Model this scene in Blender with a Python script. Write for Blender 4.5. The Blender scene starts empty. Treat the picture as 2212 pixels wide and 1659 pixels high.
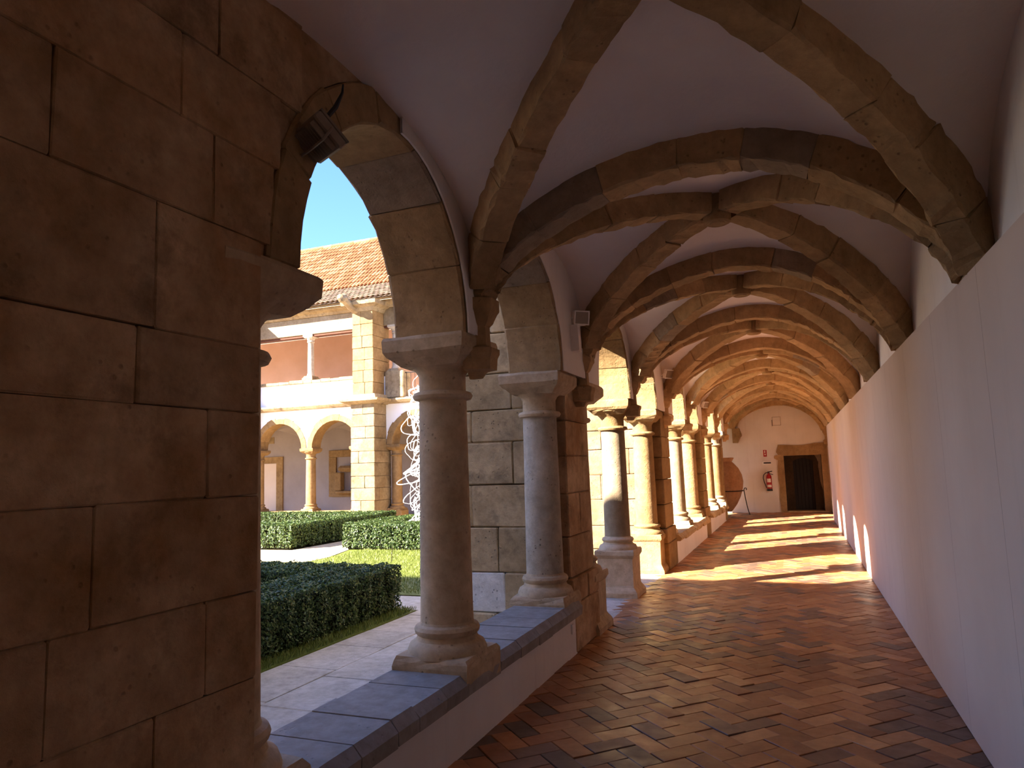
import bpy, bmesh, math, random
import numpy as np
from mathutils import Vector, Matrix

random.seed(7); rng = np.random.default_rng(7)
scene = bpy.context.scene
COL = scene.collection
PI = math.pi

# ---------------------------------------------------------------- camera
cam_d = bpy.data.cameras.new('camera'); cam = bpy.data.objects.new('camera', cam_d); COL.objects.link(cam)
vx, vy, roll, FPX, IW, IH = 1717.7, 992.8, 1.8, 1540.0, 2212, 1659
a_ = Vector(((vx - IW / 2) / FPX, (vy - IH / 2) / FPX, 1.0)); b_ = a_ + Vector((1, -math.tan(math.radians(roll)), 0))
n_ = a_.cross(b_).normalized(); n_ = -n_ if n_.y > 0 else n_
g_ = a_.normalized(); r_ = g_.cross(n_); r_ = -r_ if r_.x < 0 else r_
Mw = Matrix((r_, g_, n_)) @ Matrix.Diagonal((1, -1, -1))
cam.matrix_world = Matrix.Translation((0, 0, 1.6)) @ Mw.to_4x4()
cam_d.sensor_width = 36; cam_d.lens = FPX / IW * 36; cam_d.clip_start = 0.02; cam_d.clip_end = 300
scene.camera = cam

# ---------------------------------------------------------------- sky, sun, exposure
SUN_EL = math.radians(31); SUN_DIR = Vector((1, 0.98, 0)).normalized()      # direction the light travels on the plan
world = bpy.data.worlds.new('sky'); scene.world = world; world.use_nodes = True
wn = world.node_tree; wn.nodes.clear()
sky = wn.nodes.new('ShaderNodeTexSky'); sky.sky_type = 'NISHITA'; sky.sun_disc = False
sky.sun_elevation = SUN_EL; sky.sun_rotation = math.atan2(-SUN_DIR.x, -SUN_DIR.y)
sky.air_density = 1.0; sky.dust_density = 0.4; sky.ozone_density = 1.6
bg = wn.nodes.new('ShaderNodeBackground'); bg.inputs['Strength'].default_value = 0.24
wo = wn.nodes.new('ShaderNodeOutputWorld')
tint = wn.nodes.new('ShaderNodeMix'); tint.data_type = 'RGBA'; tint.blend_type = 'MULTIPLY'; tint.inputs[0].default_value = 1.0
tint.inputs[7].default_value = (0.29, 0.38, 0.60, 1); wn.links.new(sky.outputs[0], tint.inputs[6])      # deep clear winter blue
wn.links.new(tint.outputs[2], bg.inputs[0]); wn.links.new(bg.outputs[0], wo.inputs[0])
sl = bpy.data.lights.new('sun', 'SUN'); sl.energy = 11.0; sl.angle = math.radians(0.55); sl.color = (1.0, 0.93, 0.84)
sun = bpy.data.objects.new('sun', sl); COL.objects.link(sun)
dirv = Vector((SUN_DIR.x * math.cos(SUN_EL), SUN_DIR.y * math.cos(SUN_EL), -math.sin(SUN_EL)))
sun.rotation_euler = dirv.to_track_quat('-Z', 'Y').to_euler(); sun.location = (-20, -20, 20)
vs = scene.view_settings
scene.display_settings.display_device = 'sRGB'
vs.view_transform = 'Standard'; vs.look = 'None'; vs.gamma = 1.0; vs.use_curve_mapping = False; vs.exposure = 2.05
try:
    scene.cycles.max_bounces = 12; scene.cycles.diffuse_bounces = 8; scene.cycles.glossy_bounces = 3
    scene.cycles.caustics_reflective = False; scene.cycles.caustics_refractive = False
except Exception:
    pass

# ---------------------------------------------------------------- materials
def lin(r, g, b):
    f = lambda c: (c / 255 / 12.92) if c <= 10 else (((c / 255) + 0.055) / 1.055) ** 2.4
    return (f(r), f(g), f(b), 1)

class NT:
    def __init__(s, name):
        s.m = bpy.data.materials.new(name); s.m.use_nodes = True; s.t = s.m.node_tree; s.N = s.t.nodes
        s.bsdf = s.N['Principled BSDF']
    def node(s, typ, **kw):
        n = s.N.new(typ)
        for k, v in kw.items():
            if k.startswith('i_'): n.inputs[k[2:].replace('_', ' ')].default_value = v
            else: setattr(n, k, v)
        return n
    def link(s, a, b): s.t.links.new(a, b)
    def noise(s, co, scale, detail=4, rough=0.6):
        n = s.node('ShaderNodeTexNoise'); n.inputs['Scale'].default_value = scale
        n.inputs['Detail'].default_value = detail; n.inputs['Roughness'].default_value = rough
        s.link(co, n.inputs['Vector']); return n.outputs['Fac']
    def ramp(s, fac, p0, p1, c0=(0, 0, 0, 1), c1=(1, 1, 1, 1)):
        r = s.node('ShaderNodeValToRGB'); e = r.color_ramp.elements
        e[0].position = p0; e[1].position = p1; e[0].color = c0; e[1].color = c1
        s.link(fac, r.inputs[0]); return r.outputs['Color']
    def mix(s, fac, a, b, mode='MIX'):
        n = s.node('ShaderNodeMix', data_type='RGBA', blend_type=mode)
        for v, i in ((fac, 0), (a, 6), (b, 7)):
            if isinstance(v, (int, float, tuple)): n.inputs[i].default_value = v
            else: s.link(v, n.inputs[i])
        return n.outputs[2]
    def pos(s): return s.node('ShaderNodeNewGeometry').outputs['Position']
    def bump(s, h, dist, strength=1.0, prev=None):
        b = s.node('ShaderNodeBump'); b.inputs['Distance'].default_value = dist; b.inputs['Strength'].default_value = strength
        s.link(h, b.inputs['Height'])
        if prev is not None: s.link(prev, b.inputs['Normal'])
        return b.outputs['Normal']
    def hsv(s, col, h=None, v=None, sat=None):
        n = s.node('ShaderNodeHueSaturation'); s.link(col, n.inputs['Color'])
        if v is not None: s.link(v, n.inputs['Value'])
        return n.outputs['Color']
    def objrand(s, lo, hi):
        o = s.node('ShaderNodeObjectInfo'); m = s.node('ShaderNodeMapRange')
        m.inputs['To Min'].default_value = lo; m.inputs['To Max'].default_value = hi
        s.link(o.outputs['Random'], m.inputs['Value']); return m.outputs['Result']
    def out(s, col, rough=0.85, normal=None, spec=0.3):
        if isinstance(col, tuple): s.bsdf.inputs['Base Color'].default_value = col
        else: s.link(col, s.bsdf.inputs['Base Color'])
        if isinstance(rough, (int, float)): s.bsdf.inputs['Roughness'].default_value = rough
        else: s.link(rough, s.bsdf.inputs['Roughness'])
        s.bsdf.inputs['Specular IOR Level'].default_value = spec
        if normal is not None: s.link(normal, s.bsdf.inputs['Normal'])
        return s.m

def stone(name, c0, c1, dark, stain=0.45, pit=0.5, lo=0.82, hi=1.12, bumpd=0.012):
    n = NT(name); p = n.pos()
    col = n.mix(n.ramp(n.noise(p, 1.7, 5), 0.35, 0.65), c0, c1)
    mid = n.ramp(n.noise(p, 11, 6, 0.7), 0.3, 0.75, (0.72, 0.70, 0.66, 1), (1.12, 1.12, 1.12, 1))
    col = n.mix(1.0, col, mid, 'MULTIPLY')
    st = n.ramp(n.noise(p, 3.1, 8, 0.72), 0.52, 0.72)
    stf = n.node('ShaderNodeMath', operation='MULTIPLY'); n.link(st, stf.inputs[0]); stf.inputs[1].default_value = stain
    col = n.mix(stf.outputs[0], col, dark)
    vo = n.node('ShaderNodeTexVoronoi'); vo.inputs['Scale'].default_value = 26; n.link(p, vo.inputs['Vector'])
    gate = n.ramp(n.noise(p, 5, 3), 0.5, 0.62)
    pits = n.ramp(vo.outputs['Distance'], 0.10, 0.24, (1, 1, 1, 1), (0, 0, 0, 1))
    pm = n.node('ShaderNodeMath', operation='MULTIPLY'); n.link(pits, pm.inputs[0]); n.link(gate, pm.inputs[1])
    pm2 = n.node('ShaderNodeMath', operation='MULTIPLY'); n.link(pm.outputs[0], pm2.inputs[0]); pm2.inputs[1].default_value = pit
    col = n.mix(pm2.outputs[0], col, dark)
    col = n.hsv(col, v=n.objrand(lo, hi))
    h = n.noise(p, 22, 8, 0.68); nrm = n.bump(h, bumpd, 0.8)
    inv = n.node('ShaderNodeMath', operation='SUBTRACT'); inv.inputs[0].default_value = 1; n.link(pm.outputs[0], inv.inputs[1])
    nrm = n.bump(inv.outputs[0], 0.006, 0.7, nrm)
    return n.out(col, 0.9, nrm, 0.2)

def plaster(name, c0, c1, spots=0.4, bumpd=0.004, streak=0.0, scale=1.2):
    n = NT(name); p = n.pos()
    col = n.mix(n.ramp(n.noise(p, scale, 4), 0.35, 0.7), c0, c1)
    sp = n.ramp(n.noise(p, 14, 8, 0.7), 0.70, 0.78)
    m = n.node('ShaderNodeMath', operation='MULTIPLY'); n.link(sp, m.inputs[0]); m.inputs[1].default_value = spots
    col = n.mix(m.outputs[0], col, lin(105, 85, 65))
    if streak:
        mp = n.node('ShaderNodeMapping'); mp.inputs['Scale'].default_value = (9, 9, 0.5); n.link(p, mp.inputs['Vector'])
        sk = n.ramp(n.noise(mp.outputs[0], 1.0, 5, 0.65), 0.55, 0.8)
        m2 = n.node('ShaderNodeMath', operation='MULTIPLY'); n.link(sk, m2.inputs[0]); m2.inputs[1].default_value = streak
        col = n.mix(m2.outputs[0], col, lin(150, 132, 115))
    return n.out(col, 0.8, n.bump(n.noise(p, 18, 6), bumpd, 0.6), 0.25)

def flat(name, c, rough=0.6, spec=0.4, metal=0.0, var=0.15, scale=20):
    n = NT(name); p = n.pos()
    v = 1 - var
    col = n.mix(1.0, c, n.ramp(n.noise(p, scale, 4), 0.3, 0.7, (v, v, v, 1), (1.05, 1.05, 1.05, 1)), 'MULTIPLY')
    n.bsdf.inputs['Metallic'].default_value = metal
    return n.out(col, rough, None, spec)

M = {}
M['pier'] = stone('pier_stone', lin(222, 192, 154), lin(174, 132, 88), lin(104, 76, 50), 0.7, 0.4, 0.86, 1.08)
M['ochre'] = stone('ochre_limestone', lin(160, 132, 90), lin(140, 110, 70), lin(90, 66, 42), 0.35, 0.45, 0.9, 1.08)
M['rib'] = stone('rib_stone', lin(194, 160, 116), lin(168, 136, 96), lin(102, 78, 52), 0.4, 0.5, 0.8, 1.12)
M['rib_grey'] = stone('grey_rib_stone', lin(168, 148, 124), lin(150, 130, 106), lin(100, 78, 58), 0.25, 0.2, 0.9, 1.08)
M['column'] = stone('column_limestone', lin(214, 190, 158), lin(196, 168, 132), lin(116, 90, 64), 0.3, 0.5, 0.92, 1.06, 0.006)
M['column_grey'] = stone('grey_pitted_limestone', lin(205, 192, 172), lin(180, 164, 142), lin(98, 82, 66), 0.3, 0.9, 0.95, 1.04, 0.014)
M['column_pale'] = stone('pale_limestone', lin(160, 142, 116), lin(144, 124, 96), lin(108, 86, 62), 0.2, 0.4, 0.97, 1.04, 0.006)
M['column_rough'] = stone('rough_ochre_limestone', lin(172, 140, 96), lin(152, 118, 76), lin(104, 74, 44), 0.4, 0.9, 0.95, 1.04, 0.03)
M['buttress'] = stone('buttress_stone', lin(206, 180, 140), lin(176, 150, 112), lin(70, 58, 46), 0.75, 0.6, 0.82, 1.1)
M['weathered'] = stone('weathered_cornice_stone', lin(170, 150, 118), lin(140, 118, 88), lin(62, 50, 38), 0.8, 0.6, 0.85, 1.1)
M['facade_stone'] = stone('dimmed_buttress_stone', lin(150, 130, 100), lin(128, 106, 76), lin(60, 48, 36), 0.6, 0.6, 0.86, 1.1)  # darker copy of the buttress stone, toned down for sunlit faces
M['facade_ochre'] = stone('dimmed_ochre_stone', lin(156, 126, 86), lin(138, 108, 70), lin(88, 64, 40), 0.35, 0.4, 0.9, 1.08)  # ochre stone toned down for the sunlit far wing
M['dark_stone'] = stone('shade_toned_passage_stone', lin(84, 64, 46), lin(68, 50, 36), lin(40, 30, 22), 0.4, 0.3, 0.9, 1.05)  # the gloom of the passage is put into the masonry colour
M['whitewash'] = stone('whitewashed_stone', lin(232, 228, 220), lin(214, 208, 198), lin(120, 105, 90), 0.4, 0.6, 0.95, 1.05)
M['slab'] = stone('grey_coping_stone', lin(168, 160, 152), lin(150, 142, 134), lin(100, 92, 82), 0.2, 0.15, 0.9, 1.08, 0.004)
M['coping'] = stone('broken_coping_stone', lin(206, 182, 140), lin(180, 150, 106), lin(104, 80, 52), 0.5, 0.5, 0.9, 1.08, 0.02)
M['paving'] = stone('courtyard_paving', lin(204, 194, 180), lin(188, 176, 158), lin(122, 108, 90), 0.4, 0.15, 0.9, 1.08, 0.006)
M['gravel'] = stone('garden_path', lin(214, 192, 162), lin(198, 174, 142), lin(150, 124, 94), 0.25, 0.2, 0.95, 1.05, 0.01)
M['vault'] = plaster('vault_plaster', lin(240, 230, 224), lin(230, 216, 208), 0.35, 0.006)
M['white'] = plaster('white_wall_plaster', lin(236, 228, 220), lin(224, 214, 204), 0.25, 0.005, 0.15)
M['panel'] = plaster('partition_paint', lin(208, 188, 170), lin(196, 174, 156), 0.06, 0.001, 0.12, 0.6)
M['facade_white'] = plaster('sunny_limewash', lin(244, 242, 238), lin(236, 232, 226), 0.1, 0.004)
M['far_wall'] = plaster('shade_grey_limewash', lin(150, 138, 134), lin(138, 126, 122), 0.1, 0.004)  # white limewash greyed: the far gallery's shade is put into its colour
M['pink'] = plaster('pink_limewash', lin(166, 128, 104), lin(156, 118, 92), 0.08, 0.003)
M['grout'] = flat('floor_mortar', lin(104, 74, 50), 0.95, 0.1)
M['court_base'] = flat('court_base', lin(96, 78, 52), 0.95, 0.1, scale=6)
M['dark'] = flat('dark_metal', lin(44, 38, 34), 0.5, 0.5, 0.5)
M['iron'] = flat('rusty_iron', lin(52, 40, 34), 0.7, 0.4, 0.4)
M['white_metal'] = flat('white_painted_metal', lin(236, 230, 224), 0.4, 0.5, var=0.05)
M['grey_metal'] = flat('grey_lamp_housing', lin(150, 134, 116), 0.5, 0.4, 0.1)
M['glass'] = flat('lamp_glass', lin(150, 132, 112), 0.15, 0.6, var=0.05)
M['black'] = flat('black_plastic', lin(22, 20, 20), 0.45, 0.4)
M['red'] = flat('red_enamel', lin(176, 26, 24), 0.3, 0.5, var=0.05)
M['paper'] = flat('white_label', lin(238, 232, 222), 0.6, 0.3, var=0.03)
M['wood'] = flat('dark_door_wood', lin(38, 26, 20), 0.6, 0.3, var=0.4)
M['beam'] = flat('brown_beam_wood', lin(96, 58, 40), 0.8, 0.2, var=0.3)
M['wire'] = flat('white_wire', lin(214, 212, 210), 0.5, 0.4, var=0.02)
M['clay'] = stone('terracotta_jar_clay', lin(178, 136, 100), lin(162, 118, 84), lin(112, 80, 56), 0.3, 0.1, 0.97, 1.03, 0.004)
M['hedge_core'] = flat('hedge_shade_core', lin(26, 26, 14), 0.95, 0.05)  # dark core colour stands in for shade inside the hedge

def tile_mat(name, c, rough):
    n = NT(name); p = n.pos()
    big = n.ramp(n.noise(p, 0.9, 4, 0.6), 0.3, 0.7, (0.72, 0.70, 0.72, 1), (1.12, 1.1, 1.06, 1))
    col = n.mix(1.0, c, big, 'MULTIPLY')
    col = n.mix(1.0, col, n.ramp(n.noise(p, 16, 6, 0.7), 0.3, 0.75, (0.78, 0.76, 0.74, 1), (1.1, 1.1, 1.1, 1)), 'MULTIPLY')
    col = n.hsv(col, v=n.objrand(0.88, 1.12))
    rg = n.ramp(n.noise(p, 7, 5), 0.3, 0.7, (rough - 0.12,) * 3 + (1,), (rough + 0.14,) * 3 + (1,))
    return n.out(col, rg, n.bump(n.noise(p, 30, 6), 0.002, 0.5), 0.4)
TM = [tile_mat('terracotta_tile_%d' % i, c, r) for i, (c, r) in enumerate([
    (lin(184, 126, 78), 0.42), (lin(170, 112, 68), 0.45), (lin(198, 142, 90), 0.40), (lin(154, 102, 66), 0.45),
    (lin(122, 92, 72), 0.42), (lin(108, 86, 70), 0.42), (lin(134, 100, 76), 0.48)])]

def roof_mat(name, c0, c1, c2):
    n = NT(name); p = n.pos()
    g = n.node('ShaderNodeNewGeometry')
    col = n.mix(n.ramp(n.noise(p, 2.5, 5), 0.35, 0.65), c0, c1)
    col = n.mix(n.ramp(g.outputs['Random Per Island'], 0.0, 1.0), col, n.mix(n.ramp(g.outputs['Random Per Island'], 0.55, 0.6), col, c2))
    return n.out(col, 0.9, None, 0.15)
M['roof_low'] = roof_mat('mossy_roof_tile', lin(140, 120, 98), lin(122, 102, 82), lin(158, 132, 104))
M['roof_high'] = roof_mat('orange_roof_tile', lin(150, 104, 68), lin(134, 88, 56), lin(164, 128, 90))

def leaf_mat(name, c0, c1, c2):
    n = NT(name); g = n.node('ShaderNodeNewGeometry')
    r = n.node('ShaderNodeValToRGB'); e = r.color_ramp.elements
    e[0].color = c0; e[1].color = c2; e[0].position = 0; e[1].position = 1; m = e.new(0.5); m.color = c1
    n.link(g.outputs['Random Per Island'], r.inputs[0])
    n.bsdf.inputs['Transmission Weight'].default_value = 0.0
    n.bsdf.inputs['Subsurface Weight'].default_value = 0.0
    mt = n.out(r.outputs[0], 0.5, None, 0.35)
    tr = n.node('ShaderNodeBsdfTranslucent'); n.link(r.outputs[0], tr.inputs['Color'])
    ms = n.node('ShaderNodeMixShader'); ms.inputs[0].default_value = 0.25
    n.link(n.bsdf.outputs[0], ms.inputs[1]); n.link(tr.outputs[0], ms.inputs[2])
    n.link(ms.outputs[0], n.N['Material Output'].inputs['Surface'])
    return mt
M['leaf'] = leaf_mat('hedge_leaf', lin(38, 56, 22), lin(58, 78, 32), lin(98, 110, 54))
M['grass'] = leaf_mat('grass_blade', lin(86, 98, 34), lin(106, 116, 46), lin(128, 132, 66))

# ---------------------------------------------------------------- mesh helpers
class MB:
    def __init__(s): s.v = []; s.f = []; s.mi = []
    def add(s, vs, fs, mi=0):
        o = len(s.v); s.v += [tuple(p) for p in vs]; s.f += [tuple(i + o for i in f) for f in fs]; s.mi += [mi] * len(fs)
    def box(s, x0, x1, y0, y1, z0, z1, mi=0, fn=None):
        vs = [(x, y, z) for x in (x0, x1) for y in (y0, y1) for z in (z0, z1)]
        if fn: vs = [fn(*p) for p in vs]
        s.add(vs, [(0, 1, 3, 2), (4, 6, 7, 5), (0, 4, 5, 1), (2, 3, 7, 6), (0, 2, 6, 4), (1, 5, 7, 3)], mi)
    def loft(s, rings, closed=True, caps=True, mi=0):
        n = len(rings[0]); vs = [p for r in rings for p in r]; fs = []
        for i in range(len(rings) - 1):
            for j in range(n if closed else n - 1):
                k = (j + 1) % n; fs.append((i * n + j, i * n + k, (i + 1) * n + k, (i + 1) * n + j))
        if caps:
            fs.append(tuple(range(n - 1, -1, -1))); fs.append(tuple((len(rings) - 1) * n + j for j in range(n)))
        s.add(vs, fs, mi)
    def lathe(s, prof, cx=0, cy=0, n=24, mi=0, caps=True):
        s.loft([[(cx + r * math.cos(2 * PI * j / n), cy + r * math.sin(2 * PI * j / n), z) for j in range(n)] for r, z in prof], True, caps, mi)
    def sq(s, prof, cx=0, cy=0, mi=0, n=1, jit=0.0):
        rings = []
        for h, z in prof:
            r = []
            for k in range(4):
                for t in range(n):
                    u = -1 + 2 * t / n
                    p = [(u, -1), (1, u), (-u, 1), (-1, -u)][k]
                    r.append((cx + p[0] * h + random.uniform(-jit, jit), cy + p[1] * h + random.uniform(-jit, jit), z + random.uniform(-jit, jit)))
            rings.append(r)
        s.loft(rings, True, True, mi)
    def tube(s, pts, r, n=6, mi=0, closed=False):
        pts = [Vector(p) for p in pts]; rings = []; N = len(pts)
        for i, p in enumerate(pts):
            if closed: t = pts[(i + 1) % N] - pts[i - 1]
            else: t = pts[min(i + 1, N - 1)] - pts[max(i - 1, 0)]
            t = t.normalized() if t.length > 1e-9 else Vector((0, 0, 1))
            u = t.orthogonal().normalized() if i == 0 else (u - t * u.dot(t)).normalized()
            w = t.cross(u); rr = r[i] if isinstance(r, (list, tuple)) else r
            rings.append([p + (u * math.cos(2 * PI * k / n) + w * math.sin(2 * PI * k / n)) * rr for k in range(n)])
        if closed: rings.append(rings[0])
        s.loft(rings, True, not closed, mi)
    def block(s, f, cu=0.05, cv=0.08, cw=0.08, nu=1, jit=0.0, mi=0):
        """chamfered block; f maps (u,v,w) in the unit cube to a point"""
        def octo(u, e):
            a, b = cv, cw
            P = [(a, 0), (1 - a, 0), (1, b), (1, 1 - b), (1 - a, 1), (a, 1), (0, 1 - b), (0, b)]
            out = []
            for v, w in P:
                if e: v = 0.5 + (v - 0.5) * (1 - 1.2 * cv); w = 0.5 + (w - 0.5) * (1 - 1.2 * cw)
                q = Vector(f(u, v, w))
                if jit: q += Vector((random.uniform(-jit, jit), random.uniform(-jit, jit), random.uniform(-jit, jit)))
                out.append(q)
            return out
        us = [cu + (1 - 2 * cu) * i / nu for i in range(nu + 1)]
        s.loft([octo(0, True)] + [octo(u, False) for u in us] + [octo(1, True)], True, True, mi)
    def cbox(s, x0, x1, y0, y1, z0, z1, c=0.01, jit=0.0, mi=0, nu=1):
        dx, dy, dz = x1 - x0, y1 - y0, z1 - z0
        s.block(lambda u, v, w: (x0 + dx * u, y0 + dy * v, z0 + dz * w), c / abs(dx), c / abs(dy), c / abs(dz), nu, jit, mi)
    def mesh(s, name, mats, smooth=False):
        me = bpy.data.meshes.new(name); me.from_pydata(s.v, [], s.f)
        mats = mats if isinstance(mats, (list, tuple)) else [mats]
        for m in mats: me.materials.append(m)
        if len(mats) > 1: me.polygons.foreach_set('material_index', s.mi)
        bm = bmesh.new(); bm.from_mesh(me); bmesh.ops.recalc_face_normals(bm, faces=bm.faces[:]); bm.to_mesh(me); bm.free()
        if smooth:
            me.polygons.foreach_set('use_smooth', [True] * len(me.polygons))
            try: me.set_sharp_from_angle(angle=math.radians(38))
            except Exception: pass
        me.update(); return me
    def build(s, name, mats, parent=None, smooth=False, loc=None):
        o = bpy.data.objects.new(name, s.mesh(name, mats, smooth)); COL.objects.link(o)
        if parent is not None: o.parent = parent
        if loc: o.location = loc
        return o

def tag(o, label=None, cat=None, group=None, kind=None):
    if label: o['label'] = label
    if cat: o['category'] = cat
    if group: o['group'] = group
    if kind: o['kind'] = kind
    return o
def empty(name, loc=(0, 0, 0), **kw):
    o = bpy.data.objects.new(name, None); COL.objects.link(o); o.location = loc; o.empty_display_size = 0.1
    return tag(o, **kw)
def struct(name): return empty(name, kind='structure')
def box(name, mat, parent, *d, c=0.0, jit=0.0):
    m = MB()
    if c: m.cbox(*d, c=c, jit=jit)
    else: m.box(*d)
    return m.build(name, mat, parent)
def lerp(a, b, t): return a + (b - a) * t
def interp(tab, x):
    xs = [p[0] for p in tab]; return float(np.interp(x, xs, [p[1] for p in tab]))

# ---------------------------------------------------------------- plan of the gallery (metres, camera at x=0 y=0 z=1.6)
XI, XO = -1.765, -2.26            # inner and outer face of the arcade wall
XR = 0.95                        # old right wall
PX = 0.83                        # white partition in front of it
YEND = 23.8                      # end wall
GZ = -0.10                       # courtyard ground
FAR_RESP = [2.08, 7.05, 12.02, 16.99]; MID = [4.02, 8.99, 13.96, 18.80]; NEAR_RESP = [5.98, 10.95, 15.92, 20.30]
PIERS = [6.515, 11.485, 16.455, 20.80]
SPR = 2.42
def wx(y): return float(np.interp(y, [4, 6, 9, 16, 18.8, 20.3], [0, -0.04, -0.105, -0.105, -0.05, 0.0]))   # the old arcade is not quite straight
XA = -2.045

# ---------------------------------------------------------------- floor
floor = struct('floor')
box('mortar_bed', M['grout'], floor, -1.95, 1.1, -3.2, 24.6, -0.2, -0.012)
W = 0.137; tiles = []
s2 = math.sqrt(0.5)
for i in range(-80, 260):
    for j in range(-80, 260):
        k = (i - j) % 4
        if k == 0: p0, q0, dp, dq = i, j, 2, 1
        elif k == 3: p0, q0, dp, dq = i, j, 1, 2
        else: continue
        pc, qc = (p0 + dp / 2) * W, (q0 + dq / 2) * W
        x = (pc - qc) * s2; y = (pc + qc) * s2
        if -1.92 < x < 0.86 and -2.5 < y < 23.78: tiles.append((x, y, 0.25 * PI if dp == 2 else 0.75 * PI))
def tile_choice(x, y):
    n = math.sin(x * 2.1 + 1.3 * y) + math.sin(1.7 * y - x * 0.9 + 1) + math.sin(x * 5 + y * 3.1) * 0.6
    r = random.random()
    if n > 0.55: return random.choice([4, 5, 6, 4, 5, 3]) if r < 0.75 else random.choice([0, 1, 2])
    return random.choice([0, 1, 0, 1, 2, 3]) if r < 0.9 else random.choice([4, 5, 6])
proto = []
for m_ in TM:
    t = MB(); t.cbox(-W + 0.002, W - 0.002, -W / 2 + 0.002, W / 2 - 0.002, -0.03, 0, c=0.003)
    proto.append(t.mesh('tile', m_))
vis = [t for t in tiles if t[1] > 3.0]; vis.sort(key=lambda t: t[1] ** 2 + (t[0] + 0.4) ** 2 * 0.6)
near = vis[:300]; ns = set(near)
for x, y, r in near:
    o = bpy.data.objects.new('tile', proto[tile_choice(x, y)]); COL.objects.link(o); o.parent = floor
    o.location = (x, y, random.uniform(-0.003, 0.003)); o.rotation_euler = (random.gauss(0, 0.007), random.gauss(0, 0.007), r + random.gauss(0, 0.012))
rest = MB()
for t in tiles:
    if t in ns: continue
    x, y, r = t; c, s = math.cos(r), math.sin(r); dz = random.uniform(-0.0025, 0.0025); ax, ay = random.gauss(0, 0.007), random.gauss(0, 0.007)
    def P(u, v, z): return (x + c * u - s * v, y + s * u + c * v, z + dz + ax * u + ay * v)
    a, b, e = W - 0.002, W / 2 - 0.002, 0.003
    rest.add([P(-a, -b, -0.02), P(a, -b, -0.02), P(a, b, -0.02), P(-a, b, -0.02), P(-a, -b, -e), P(a, -b, -e), P(a, b, -e), P(-a, b, -e),
              P(-a + e, -b + e, 0), P(a - e, -b + e, 0), P(a - e, b - e, 0), P(-a + e, b - e, 0)],
             [(0, 1, 5, 4), (1, 2, 6, 5), (2, 3, 7, 6), (3, 0, 4, 7), (4, 5, 9, 8), (5, 6, 10, 9), (6, 7, 11, 10), (7, 4, 8, 11), (8, 9, 10, 11)], tile_choice(x, y))
tag(rest.build('distant_tiles', TM, floor), kind='stuff')

# ---------------------------------------------------------------- right: partition, old wall
wr = struct('wall_right')
ys = [-2.3 + 1.21 * i for i in range(19)] + [20.70]
for a, b in zip(ys[:-1], ys[1:]):
    m = MB(); m.cbox(PX, PX + 0.09, a + 0.0008, b - 0.0008, 0.004, 2.46, c=0.002)
    m.build('panel', M['panel'], wr)
wold = struct('wall_old_right')
box('plaster_face', M['white'], wold, XR, XR + 0.4, -3.2, YEND + 1.4, -0.1, 4.0)
for yy in (6.0, 10.8): box('crack', M['dark'], wold, XR - 0.002, XR + 0.01, yy + 1.35, yy + 1.362, 2.72, 2.98)

# ---------------------------------------------------------------- vault
XC = -0.405
INTR = [(-1.72, 2.62), (-1.645, 2.80), (-1.46, 2.97), (-1.2, 3.12), (-0.9, 3.235), (-0.6, 3.30), (-0.35, 3.315), (-0.05, 3.265), (0.25, 3.13), (0.5, 2.95), (0.7, 2.74), (0.82, 2.56), (0.87, 2.40)]
EXTR = [(-1.80, 2.70), (-1.76, 2.90), (-1.57, 3.11), (-1.27, 3.29), (-0.93, 3.42), (-0.6, 3.49), (-0.33, 3.505), (0.0, 3.455), (0.33, 3.31), (0.62, 3.11), (0.83, 2.88), (0.93, 2.68), (0.965, 2.46)]
def smooth_tab(tab, n=61):
    t = np.linspace(0, len(tab) - 1, n); idx = np.arange(len(tab)); x = np.array([p[0] for p in tab]); z = np.array([p[1] for p in tab])
    X = np.interp(t, idx, x); Z = np.interp(t, idx, z)
    for _ in range(6):
        X[1:-1] = (X[:-2] + 2 * X[1:-1] + X[2:]) / 4; Z[1:-1] = (Z[:-2] + 2 * Z[1:-1] + Z[2:]) / 4
    return X, Z
IX, IZ = smooth_tab(INTR); WX, WZ = smooth_tab(EXTR); EXTR[0] = (-1.93, 2.66); EXTR[1] = (-1.80, 2.90)
EX, EZ = smooth_tab(EXTR)
def intr(t): return np.interp(t, np.linspace(0, 1, 61), IX), np.interp(t, np.linspace(0, 1, 61), IZ)
def extr(t): return np.interp(t, np.linspace(0, 1, 61), EX), np.interp(t, np.linspace(0, 1, 61), EZ)
TC = float(np.interp(XC, IX, np.linspace(0, 1, 61)))
HL, HR = XC + 1.80, 0.965 - XC
def zweb(a):
    x = XC + (HL if a < 0 else HR) * a
    return float(np.interp(x, WX, WZ)) - 0.035
RAISE = 0.08
def RZ(y0): return 0.15 if abs(y0 - 1.0) < 0.01 else 0.08
VB = [-1.6, 1.0] + [4.02, 6.515, 8.99, 11.485, 13.96, 16.455, 18.80, 20.80, YEND]
ceiling = struct('ceiling')
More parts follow.
